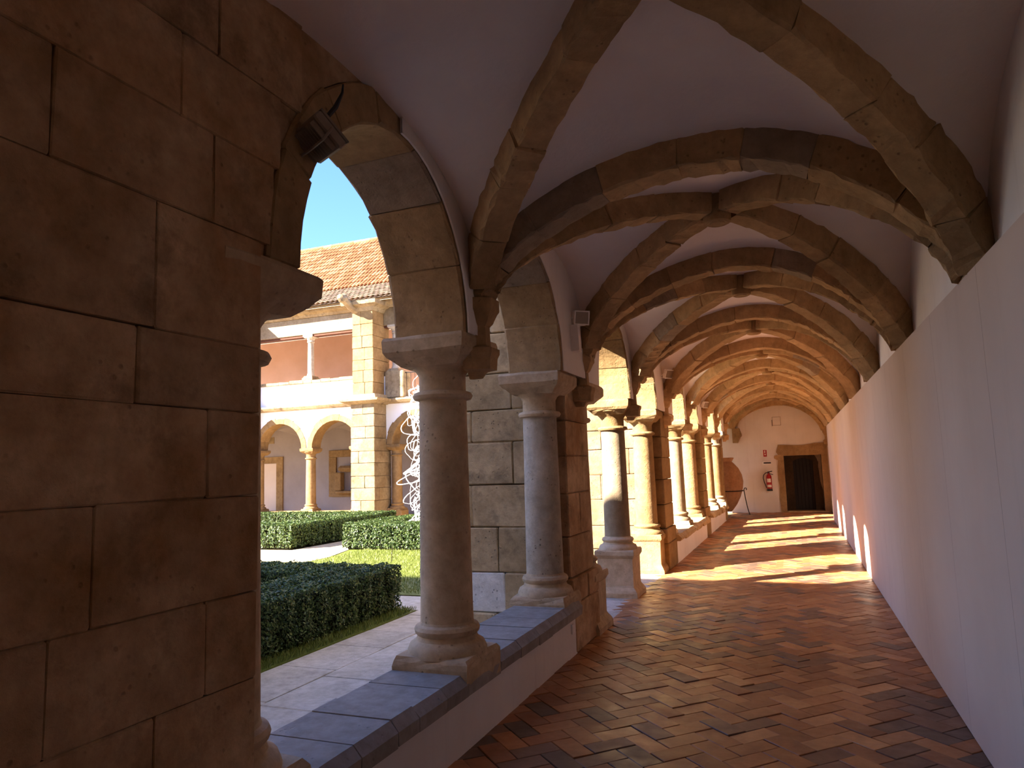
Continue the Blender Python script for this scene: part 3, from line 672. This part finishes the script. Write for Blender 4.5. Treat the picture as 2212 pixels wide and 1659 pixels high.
# ---------------------------------------------------------------- flood lamps
def flood(label, loc, aim, mat_frame, w=0.15, h=0.12, fins=False):
    o = empty('flood_lamp', loc, label=label, cat='lamp', group='flood lamps on the arcade')
    o.rotation_euler = Vector(aim).to_track_quat('Y', 'Z').to_euler()
    m = MB(); m.cbox(-w / 2, w / 2, -0.045, 0.0, -h / 2, h / 2, c=0.008); m.build('housing', M['grey_metal'] if fins else mat_frame, o)
    m = MB()
    for a in ((-w / 2, -w / 2 + 0.012, -h / 2, h / 2), (w / 2 - 0.012, w / 2, -h / 2, h / 2), (-w / 2, w / 2, -h / 2, -h / 2 + 0.012), (-w / 2, w / 2, h / 2 - 0.012, h / 2)): m.cbox(a[0], a[1], 0.0, 0.012, a[2], a[3], c=0.002)
    m.build('front_frame', mat_frame, o); box('lamp_glass', M['glass'], o, -w / 2 + 0.012, w / 2 - 0.012, 0.0, 0.006, -h / 2 + 0.012, h / 2 - 0.012)
    if fins:
        for i in range(9):
            x = lerp(-w / 2 + 0.02, w / 2 - 0.02, i / 8); m = MB(); m.box(x - 0.002, x + 0.002, -0.07, -0.045, -h / 2 + 0.015, h / 2 - 0.015); m.build('fin', M['grey_metal'], o)
    m = MB(); h = 0.02 if fins else h; m.tube([(-w / 2 - 0.008, -0.02, 0), (-w / 2 - 0.008, -0.09, -h * 0.5), (0, -0.10, -h * 0.6), (w / 2 + 0.008, -0.09, -h * 0.5), (w / 2 + 0.008, -0.02, 0)], 0.006, 6); m.build('bracket', mat_frame, o, True)
    return o
fl = flood('Dark finned flood lamp under the near arch crown', (-1.69, 2.30, 2.97), (0.25, 0.5, 0.62), M['grey_metal'], 0.19, 0.16, True)
cb = MB(); cb.tube([(-1.71, 2.47, 3.28), (-1.70, 2.45, 3.23), (-1.70, 2.40, 3.14), (-1.70, 2.35, 3.08), (-1.70, 2.31, 3.02)], [0.004, 0.006, 0.011, 0.011, 0.006], 6); tag(cb.build('lamp_cable', M['black'], None, True), 'Short black cable from the vault to the dark flood lamp', 'cable')
flood('White framed flood lamp by the plaster tongue near the second column', (-1.70, 6.12, 2.93), (0.62, -0.72, -0.22), M['white_metal'], 0.15, 0.13)
flood('White flood lamp above the second pier with a wire loop', (-1.74, 11.22, 2.99), (0.75, -0.5, -0.35), M['white_metal'], 0.17, 0.14)
flood('Small white flood lamp above the third pier', (-1.74, 16.2, 2.86), (0.75, -0.5, -0.35), M['white_metal'], 0.19, 0.14)
flood('Farthest white flood lamp at the corner pier', (-1.74, 20.9, 2.80), (0.75, -0.5, -0.35), M['white_metal'], 0.19, 0.14)
m = MB(); m.tube([(-1.72, 6.86, 2.98), (-1.715, 6.87, 2.84)], 0.014, 8); tag(m.build('conduit_pipe', M['white_metal'], None, True), 'Short white conduit pipe on the shaded pier head', 'pipe')
m = MB(); m.block(lambda u, v, w: (XI - 0.05 + 0.10 * u, 6.05 + 0.09 * v - 0.02 * w, lerp(2.62, 2.86, w)), 0.05, 0.05, 0.02, 1, 0.004); m.build('plaster_tongue', M['white'], wl)

# ---------------------------------------------------------------- courtyard ground
court = struct('ground')
box('court_base', M['gravel'], court, -40, XO - 0.2, 0.9, 30, GZ - 0.3, GZ - 0.02)  # base ground coloured as pale gravel to bounce light into the gallery
pv = struct('path')
m = MB()
for r_i, (xa, xb) in enumerate(((-4.46, -3.86), (-3.86, -3.12), (-3.12, -2.26))):
    y = 1.3 + 0.3 * r_i
    while y < 20.0:
        L = random.uniform(0.55, 0.95)
        m = MB(); m.cbox(xa + 0.004, xb - 0.004, y + 0.004, y + L - 0.004, GZ - 0.1, GZ + random.uniform(-0.003, 0.004), c=0.006, jit=0.002); m.build('paving_slab', M['paving'], pv); y += L
m = MB(); m.box(-9.75, -4.46, 8.0, 8.85, GZ - 0.1, GZ); m.build('cross_path', M['paving'], pv)
m = MB()
P = [(-25, 11.3), (-9.9, 11.5), (-9.0, 11.8), (-9.05, 12.6), (-9.4, 13.7), (-9.6, 14.2), (-9.6, 19.0), (-10.85, 19.0), (-10.85, 13.6), (-25, 13.6)]
m.add([(x, y, z) for z in (GZ - 0.1, GZ + 0.004) for x, y in P], [tuple(range(9, -1, -1)), tuple(range(10, 20))] + [(i, (i + 1) % 10, 10 + (i + 1) % 10, 10 + i) for i in range(10)])
m.build('garden_path', M['gravel'], pv)

def quads_mesh(name, mat, C, U, V, parent, folded=True):
    """many small leaves: centre C, half axes U (length) and V (width), numpy arrays"""
    n = len(C); vs = np.empty((n, 4, 3)); vs[:, 0] = C - U; vs[:, 1] = C + V; vs[:, 2] = C + U; vs[:, 3] = C - V
    me = bpy.data.meshes.new(name); me.vertices.add(n * 4); me.vertices.foreach_set('co', vs.reshape(-1).astype(np.float32))
    me.loops.add(n * 4); me.loops.foreach_set('vertex_index', np.arange(n * 4, dtype=np.int32))
    me.polygons.add(n); me.polygons.foreach_set('loop_start', np.arange(0, n * 4, 4, dtype=np.int32))
    me.update(calc_edges=True); me.materials.append(mat)
    o = bpy.data.objects.new(name, me); COL.objects.link(o)
    if parent is not None: o.parent = parent
    return o
def unit(a): return a / np.linalg.norm(a, axis=1, keepdims=True)
def hedge(label, rects, ztop, dens, size, group='clipped hedges of the court'):
    o = empty('clipped_hedge', (0, 0, 0), label=label, cat='hedge', group=group)
    core = MB(); C = []; Nn = []
    for x0, x1, y0, y1 in rects:
        core.cbox(x0 + 0.06, x1 - 0.06, y0 + 0.06, y1 - 0.06, GZ - 0.02, ztop - 0.06, c=0.04)
        faces = [((x0, y0), (x1 - x0, 0), (0, y1 - y0), 'top'), ((x0, y0), (x1 - x0, 0), None, (0, -1)), ((x0, y1), (x1 - x0, 0), None, (0, 1)), ((x0, y0), (0, y1 - y0), None, (-1, 0)), ((x1, y0), (0, y1 - y0), None, (1, 0))]
        hgt = ztop - GZ
        for org, du, dv, nn in faces:
            Lu = abs(du[0]) + abs(du[1]); area = Lu * (abs(dv[1]) if dv else hgt); k = int(area * dens)
            if k < 1: continue
            u = rng.random(k); v = rng.random(k); dep = rng.exponential(0.022, k) - 0.012
            lump = 0.018 * np.sin(u * Lu * 9 + 1.7) * np.sin(v * 7) + 0.014 * np.sin(u * Lu * 23)
            if nn == 'top':
                c = np.stack([org[0] + u * du[0], org[1] + v * dv[1], ztop - dep + lump], 1); nv = np.tile([0, 0, 1.0], (k, 1))
            else:
                v = v ** 0.85
                c = np.stack([org[0] + u * du[0] - nn[0] * (dep - lump), org[1] + u * du[1] - nn[1] * (dep - lump), GZ + 0.05 + v * (hgt - 0.05)], 1); nv = np.tile([nn[0], nn[1], 0.0], (k, 1))
            C.append(c); Nn.append(nv)
    C = np.concatenate(C); Nn = np.concatenate(Nn); n = len(C)
    nd = unit(Nn * 0.8 + rng.normal(0, 0.55, (n, 3)) + [0, 0, 0.25])
    t = unit(np.cross(nd, rng.normal(0, 1, (n, 3)))); w = np.cross(nd, t); sz = (size * rng.uniform(0.6, 1.3, n))[:, None]
    core.build('shade_core', M['hedge_core'], o); tag(quads_mesh('foliage', M['leaf'], C, t * sz, w * sz * 0.55, o), kind='stuff')
hedge('Shaded clipped hedge nearest the arcade, above the paved path', [(-5.45, -4.62, 3.2, 7.85), (-9.0, -5.45, 7.1, 7.85)], 0.46, 5200, 0.017)
hedge('Sunlit hedge with its near face to the lawn, under the wire sculpture', [(-9.6, -5.5, 13.8, 14.5), (-9.6, -8.9, 14.5, 18.0), (-9.6, -5.5, 18.0, 18.6)], 0.47, 2600, 0.024)
hedge('Sunlit hedge corner left of the garden path', [(-14.5, -10.9, 13.65, 14.35), (-11.6, -10.9, 14.35, 18.2), (-16.5, -10.9, 17.6, 18.3)], 0.47, 2200, 0.026)
hedge('Hedge end peeping out beside the nearest column', [(-5.38, -4.5, 9.75, 10.35), (-5.1, -4.5, 10.35, 13.0)], 0.50, 3200, 0.02)

lawn = MB(); P = [(-9.85, 8.9), (-4.5, 8.9), (-4.5, 13.9), (-9.5, 13.9), (-9.1, 12.6), (-9.05, 11.85), (-9.85, 11.55)]
lawn.add([(x, y, GZ + 0.004) for x, y in P], [tuple(range(7))]); lawn = lawn.build('lawn', M['grass']); tag(lawn, kind='stuff', label='Sunlit lawn between the hedges and the garden path', cat='lawn')
def blades(name, x0, x1, y0, y1, k, parent, hh=0.035, inside=None):
    c = np.stack([rng.uniform(x0, x1, k), rng.uniform(y0, y1, k), np.full(k, GZ + 0.01)], 1)
    if inside is not None: c = c[inside(c)]; k = len(c)
    up = rng.normal(0, 0.4, (k, 3)); up[:, 2] = 1; up = unit(up) * (hh * rng.uniform(0.4, 1.1, k))[:, None]
    w = unit(np.cross(up, rng.normal(0, 1, (k, 3)))) * 0.004
    return tag(quads_mesh(name, M['grass'], c + up * 0.8, up, w, parent), kind='stuff')
blades('grass_blades', -9.8, -4.5, 8.92, 13.8, 26000, lawn, inside=lambda c: (c[:, 0] > -9.0) | (c[:, 1] < 11.6))
verge = box('grass_verge', M['grass'], None, -4.72, -4.47, 3.0, 7.95, GZ - 0.05, GZ + 0.006); tag(verge, 'Thin grass strip at the foot of the near hedge', 'grass', kind='stuff')
blades('grass_blades', -4.75, -4.47, 3.5, 7.95, 6000, verge, 0.04)
m = MB(); m.tube([(-7.2, 11.9, GZ), (-7.19, 11.9, 0.02), (-7.17, 11.9, 0.25)], 0.006, 5); tag(m.build('garden_stake', M['iron'], None), 'Thin dark stake standing on the lawn', 'stake')

# ---------------------------------------------------------------- white wire sculpture
wm = MB(); cx0, cy0 = -8.2, 15.2
def rad(z): return 0.30 + 0.20 * math.sin((z - 0.2) * 2.1) ** 2 + 0.10 * math.sin(z * 5.3)
scl = empty('wire_sculpture', (0, 0, 0), label='Tall sculpture of tangled white wire standing behind the hedge', cat='sculpture')
for i in range(120):
    zc = random.uniform(0.15, 3.75); a = random.uniform(0, 2 * PI); R0 = rad(zc) * random.uniform(0.5, 0.9)
    ctr = Vector((cx0 + R0 * math.cos(a), cy0 + R0 * math.sin(a), zc)); rr = random.uniform(0.12, 0.34)
    nx = Vector((random.gauss(0, 1), random.gauss(0, 1), random.gauss(0, 0.7))).normalized(); u = nx.orthogonal().normalized(); w = nx.cross(u); ph = random.uniform(0, 6)
    el = random.uniform(0.5, 1.0)
    pts = [ctr + (u * math.cos(t) * rr + w * math.sin(t) * rr * el) * (1 + 0.15 * math.sin(3 * t + ph)) for t in np.linspace(0, 2 * PI, 23)[:-1]]
    wm.tube(pts, random.choice([0.008, 0.010, 0.013]), 4, closed=True)
wm.tube([(cx0 - 0.62, cy0, 1.55), (cx0 - 0.3, cy0, 1.75), (cx0 + 0.1, cy0, 2.2)], 0.03, 6)
tag(wm.build('wire_loops', M['wire'], scl, True), kind='stuff')
m = MB(); m.cbox(cx0 - 0.5, cx0 + 0.5, cy0 - 0.5, cy0 + 0.5, GZ, 0.12, c=0.02); m.build('foot_block', M['column_pale'], scl)

YW2 = YEND + 0.55
# ---------------------------------------------------------------- far range across the court
YF = 20.5; YFI = 21.0
fb = empty('cloister_range', (0, 0, 0), label='Sunlit two-storey cloister wing across the garden with tiled roof', cat='building')
FP = [-18.5, -13.0, -7.5]
fx = MB(); pl = MB()
XE = -2.9
for pc, nx in zip([-24.0] + FP, FP + [-2.0]):
    mid = (pc + nx) / 2
    for a, b in ((pc, mid), (mid, nx)):
        a2, b2 = a, min(b, XE + 0.6); yc = (a + b) / 2 + (0.22 if a == pc else -0.22); hs = (mid - pc - 0.45) / 2 - 0.22
        tmp = MB(); spandrel(tmp, YF + 0.02, YFI, a2, b2, yc, hs, 0.90, 0.03, 4.0, 2.52)
        pl.add([(y, x, z) for x, y, z in tmp.v], tmp.f)
        n = 9
        for i in range(n):
            t0, t1 = PI * i / n, PI * (i + 1) / n; tk = 0.21 + random.uniform(-0.02, 0.03)
            def f(u, v, w):
                t = lerp(t0, t1, u); return (yc - (hs + tk * w) * math.cos(t), lerp(YF - 0.005, YF + 0.5, v), 2.52 + (0.90 + tk * w) * math.sin(t))
            mb = MB(); mb.block(f, 0.01, 0.02, 0.03, 2, 0.004); mb.build('voussoir', M['facade_ochre'], fb)
pl.build('lower_wall', M['facade_white'], fb)
box('upper_parapet', M['facade_white'], fb, -30, -12.3, YF, YF + 0.35, 4.05, 4.80)
box('floor_band', M['facade_white'], fb, -30, XE + 0.6, YF + 0.02, YF + 3.0, 4.0, 4.06)
x = -30.0; m = MB()
while x < -13.2:
    L = random.uniform(0.35, 0.7); m.cbox(x, x + L - 0.008, YF - 0.05, YF + 0.37, 4.79, 4.90 + random.uniform(-0.015, 0.015), c=0.012, jit=0.008)
    if x > -19.5: m.build('coping_stone', M['weathered'], fb); m = MB()
    x += L
m = MB(); m.loft([[(xx, YF + 0.02, 3.86), (xx, YF - 0.10, 3.90), (xx, YF - 0.16, 3.97), (xx, YF - 0.16, 4.03), (xx, YF + 0.02, 4.05)] for xx in (-30, XE + 0.6)]); m.build('string_course', M['weathered'], fb)
m = MB(); m.cbox(-30, -13.4, YF - 0.02, YF + 0.35, 6.52, 7.12, c=0.015); m.build('stone_beam', M['column_pale'], fb)
m = MB(); m.cbox(-12.6, XE + 0.6, YF - 0.02, YF + 0.35, 6.52, 7.12, c=0.015); m.build('stone_beam', M['facade_stone'], fb)
box('wood_beam', M['beam'], fb, -30, XE, YF + 0.02, YF + 0.3, 6.45, 6.53)
m = MB(); m.loft([[(xx, YF + 0.3, 7.10), (xx, YF - 0.06, 7.12), (xx, YF - 0.12, 7.20), (xx, YF - 0.30, 7.26), (xx, YF - 0.34, 7.42), (xx, YF + 0.3, 7.46)] for xx in (-30, XE + 0.6)]); m.build('eaves_cornice', M['weathered'], fb)
box('gallery_back_wall', M['pink'], fb, -30, XE + 0.6, YF + 2.75, YF + 2.9, 4.05, 8.2)
box('upper_floor_ceiling', M['vault'], fb, -30, XE + 0.6, YF + 0.3, YF + 2.9, 7.0, 7.1)
m = MB()
for pc in (-18.5, -13.0, -7.5):
    for ci, (z0, z1) in enumerate(zip([GZ, 0.35, 0.72, 1.12, 1.5, 1.92, 2.3, 2.72, 3.1, 3.5, 3.88], [0.35, 0.72, 1.12, 1.5, 1.92, 2.3, 2.72, 3.1, 3.5, 3.88])):
        m = MB(); cut = pc + random.uniform(-0.15, 0.15)
        for a, b in (((pc - 0.45, cut), (cut, pc + 0.45)) if ci % 2 else ((pc - 0.45, pc + 0.45),)):
            m = MB(); m.cbox(a + 0.004, b - 0.004, YF - 0.72 + random.uniform(-0.008, 0.008), YF + 0.3, z0 + 0.003, z1 - 0.003, c=0.015, jit=0.004); m.build('buttress_stone', M['facade_stone'], fb)
    m = MB(); m.loft([[(pc - w, YF - w2, z), (pc + w, YF - w2, z), (pc + w, YF + 0.2, z), (pc - w, YF + 0.2, z)] for z, w, w2 in ((3.84, 0.5, 0.76), (3.93, 0.72, 0.98), (4.0, 0.76, 1.0), (4.02, 0.55, 0.8), (4.16, 0.5, 0.78))]); m.build('buttress_ledge', M['weathered'], fb)
    zz = [4.16, 4.55, 4.95, 5.3, 5.7, 6.1, 6.5, 6.95]
    for z0, z1 in zip(zz[:-1], zz[1:]):
        cut = pc - 0.40 + random.uniform(0.3, 0.5)
        for a, b in ((pc - 0.40, cut), (cut, pc + 0.40)):
            m = MB(); m.cbox(a + 0.004, b - 0.004, YF - 0.68 + random.uniform(-0.01, 0.01), YF + 0.34, z0 + 0.003, z1 - 0.003, c=0.015, jit=0.004); m.build('buttress_stone', M['facade_ochre'], fb)
    m = MB(); m.loft([[(pc - w, YF - w2, z), (pc + w, YF - w2, z), (pc + w, YF + 0.2, z), (pc - w, YF + 0.2, z)] for z, w, w2 in ((6.93, 0.42, 0.70), (7.05, 0.5, 0.78), (7.12, 0.66, 0.95), (7.24, 0.68, 0.98), (7.3, 0.45, 0.7))]); m.build('buttress_cap', M['weathered'], fb)
    m = MB(); m.tube([(pc - 0.25, YF - 0.6, 6.95), (pc - 0.32, YF - 0.9, 7.08), (pc - 0.36, YF - 1.12, 7.24), (pc - 0.38, YF - 1.2, 7.3), (pc - 0.40, YF - 1.32, 7.28), (pc - 0.41, YF - 1.38, 7.22)], [0.12, 0.12, 0.13, 0.17, 0.15, 0.07], 8); m.build('gargoyle', M['weathered'], fb, True)
fg = 'columns of the far wing'
for nm, x in (('far', -15.75), ('right', -10.25)):
    column('Lower-storey sunlit column of the far wing, %s of the buttress' % ('left' if nm == 'far' else 'right'), x, YF + 0.25, (M['facade_ochre'], M['facade_ochre'], M['facade_ochre']), z0=0.36, h=2.52, group=fg, seg=16, r=0.17)
for x, t in ((-12.3, 'right side of the far buttress'), (-13.72, 'left side of the far buttress'), (-18.0, 'left end of the far wing')):
    column('Lower-storey column against the %s' % t, x, YF + 0.25, (M['facade_ochre'], M['facade_ochre'], M['facade_ochre']), z0=0.36, h=2.52, group=fg, seg=16, r=0.17)
box('lower_parapet', M['facade_ochre'], fb, -30, -12.0, YF, YF + 0.45, GZ, 0.36)
def upper_column(label, x):
    o = empty('upper_column', (x, YF + 0.17, 0), label=label, cat='column', group='upper columns of the far wing')
    m = MB(); m.sq([(0.22, 4.88), (0.22, 4.97), (0.19, 5.0), (0.17, 5.05)], n=2, jit=0.004); m.build('base', M['weathered'], o)
    m = MB(); m.lathe([(0.15, 5.04), (0.13, 5.12), (0.115, 5.16), (0.105, 6.25)], n=14); m.build('shaft', M['column_grey'], o, True)
    m = MB(); m.lathe([(0.10, 6.24), (0.13, 6.26), (0.13, 6.30), (0.11, 6.32), (0.17, 6.42)], n=14); m.build('capital', M['column_grey'], o, True)
    m = MB(); m.sq([(0.16, 6.41), (0.2, 6.46), (0.2, 6.53)], n=2); m.build('abacus', M['column_grey'], o)
upper_column('Slim upper-storey column of the far wing between pink wall bays', -15.70); upper_column('Upper-storey column just right of the far buttress', -12.25)
m = MB(); m.cbox(-12.55, -11.85, YF - 0.05, YF + 0.45, 4.05, 4.95, c=0.03); m.build('pedestal_block', M['weathered'], fb)
rl = empty('balcony_railing', (0, 0, 0), label='Iron railing on the upper floor of the far wing', cat='railing')
m = MB(); m.tube([(-11.85, YF + 0.1, 4.88), (-9.0, YF + 0.1, 4.88)], 0.02, 6); m.build('handrail', M['iron'], rl)
for i in range(18):
    m = MB(); xx = -11.8 + i * 0.155; m.tube([(xx, YF + 0.1, 4.05), (xx, YF + 0.1, 4.88)], 0.009, 5); m.build('bar', M['iron'], rl)
# ground floor gallery of the far wing: niche, doorway, vault
m = MB(); m.box(-17.25, -15.5, YW2 - 0.02, YW2 + 0.0, 0.74, 2.52); m.build('niche_back', M['far_wall'], we)
nf = empty('wall_niche', (0, 0, 0), label='Stone-framed wall recess under the far arches', cat='niche')
for d in ((-17.55, -17.2, 0.82, 2.27), (-15.6, -15.25, 0.82, 2.27), (-17.55, -15.25, 2.272, 2.55), (-17.55, -15.25, 0.70, 0.818)):
    m = MB(); m.cbox(d[0], d[1], YW2 - 0.09, YW2 - 0.01, d[2], d[3], c=0.01); m.build('frame_stone', M['facade_ochre'], nf)
m = MB(); m.cbox(-17.12, -16.84, YW2 - 0.30, YW2 - 0.03, 0.94, 1.66, c=0.03); m.build('carved_stone', M['facade_ochre'], nf)
m = MB(); m.cbox(-17.1, -15.7, YW2 - 0.30, YW2 - 0.03, 0.82, 0.93, c=0.02); m.build('carved_sill', M['facade_ochre'], nf)
m = MB(); m.cbox(-17.0, -15.7, YW2 - 0.30, YW2 - 0.03, 1.67, 1.92, c=0.09); m.build('carved_lintel', M['facade_ochre'], nf)
df = empty('door_2', kind='structure')
box('frame_stone', M['facade_ochre'], df, -20.2, -19.87, YW2 - 0.05, YW2 + 0.01, 0.0, 2.118); box('frame_stone', M['facade_ochre'], df, -21.6, -19.87, YW2 - 0.05, YW2 + 0.01, 2.122, 2.39); box('door_leaf', M['panel'], df, -21.6, -20.205, YW2 - 0.02, YW2 + 0.01, 0.0, 2.115)
m = MB(); m.cbox(-20.75, -20.35, YW2 - 0.015, YW2 + 0.01, 2.95, 3.22, c=0.01); tag(m.build('vent_cover', M['facade_stone'], None), 'Small square vent above the doorway of the far gallery', 'vent')
fc = MB()
for pc, nx in zip([-24.0] + FP, FP + [-2.0]):
    mid = (pc + nx) / 2
    for a, b in ((pc, mid), (mid, nx)):
        n = 12; N = 2 * n + 1; vv = []
        for i in range(N):
            for j in range(N):
                u = math.sin(PI / 2 * (i - n) / n); v = math.sin(PI / 2 * (j - n) / n); s_ = min(abs(u), abs(v))
                vv.append((lerp(a, b, (u + 1) / 2), lerp(YFI, YW2, (v + 1) / 2), 2.5 + 1.0 * math.sqrt(max(0, 1 - s_ ** 2))))
        if b <= -2.0: fc.add(vv, [(i * N + j, (i + 1) * N + j, (i + 1) * N + j + 1, i * N + j + 1) for i in range(2 * n) for j in range(2 * n)])
m = MB(); m.cbox(-4.0, XO - 0.02, YF, YFI, GZ, 4.0, c=0.01); m.build('sun_stop_pier', M['facade_ochre'], fb)  # added corner mass, widened to keep sun off the end wall
fc.build('gallery_vault', M['far_wall'], fb, True)
box('gallery_floor', M['facade_stone'], fb, -30, -1.9, YF + 0.2, YW2, GZ, 0.0)
m = MB(); m.lathe([(0.35, 0.3), (0.55, 0.8), (0.6, 1.2), (0.5, 1.5), (0.3, 1.65)], -11.3, 23.0, 20); tag(m.build('clay_jar', M['clay'], None, True), 'Round clay jar in the far wing behind the sculpture', 'jar')

def tiled_roof(name, x0, x1, ya, za, yb, zb, mat, pitch=0.20, tl=0.42):
    L = math.hypot(yb - ya, zb - za); dy, dz = (yb - ya) / L, (zb - za) / L; nrow = int((x1 - x0) / pitch); nt = int(L / tl); mb = MB()
    for i in range(nrow):
        x = x0 + (i + 0.5) * pitch
        for k in range(nt):
            s0, s1 = k * tl - 0.03, (k + 1) * tl; jx = random.uniform(-0.006, 0.006); jz = random.uniform(-0.004, 0.005)
            rings = []
            for s_, r, up in ((s0, pitch * 0.40, 0.018), (s1, pitch * 0.34, 0.0)):
                rings.append([(x + jx + r * math.cos(t), ya + dy * s_ - dz * (r * math.sin(t) + up + jz), za + dz * s_ + dy * (r * math.sin(t) + up + jz)) for t in np.linspace(0, PI, 6)])
            mb.loft(rings, False, False)
    mb.add([(x0, ya, za - 0.01), (x1, ya, za - 0.01), (x1, yb, zb - 0.01), (x0, yb, zb - 0.01)], [(0, 1, 2, 3)])
    mb.add([(x0, ya, za - 0.12), (x1, ya, za - 0.12), (x1, yb, zb - 0.12), (x0, yb, zb - 0.12)], [(0, 1, 2, 3)])
    return tag(mb.build(name, mat, fb), kind='stuff')
tiled_roof('lower_roof_tiles', -22, -9, YF - 0.45, 7.42, YF + 2.6, 8.78, M['roof_low'], 0.20, 0.38)
tiled_roof('upper_roof_tiles', -23, -10, YF + 2.55, 8.80, YF + 6.6, 12.1, M['roof_high'], 0.175, 0.40)
m = MB()
for i in range(36):
    m.tube([(-24 + i * 0.42, YF + 6.6, 12.12), (-24 + i * 0.42 + 0.43, YF + 6.6, 12.15)], [0.13, 0.11], 8)
tag(m.build('ridge_tiles', M['roof_high'], fb), kind='stuff')

# ---------------------------------------------------------------- near range behind the camera (its eaves shade the near bays)
sr = empty('south_range', (0, 0, 0), label='Two-storey cloister wing behind the viewer', cat='building')
box('upper_storey', M['facade_white'], sr, -26, XO - 0.02, -3.2, 1.19, 3.45, 7.80)
box('gallery_floor', TM[1], sr, -26, -1.95, -3.2, 1.19, GZ - 0.1, -0.005)
for i in range(8): box('arcade_pier', M['ochre'], sr, -5.3 - i * 2.6, -4.85 - i * 2.6, 0.70, 1.19, GZ, 3.45)
box('eaves', M['weathered'], sr, -26, XO, -3.0, 0.90, 7.80, 7.98)
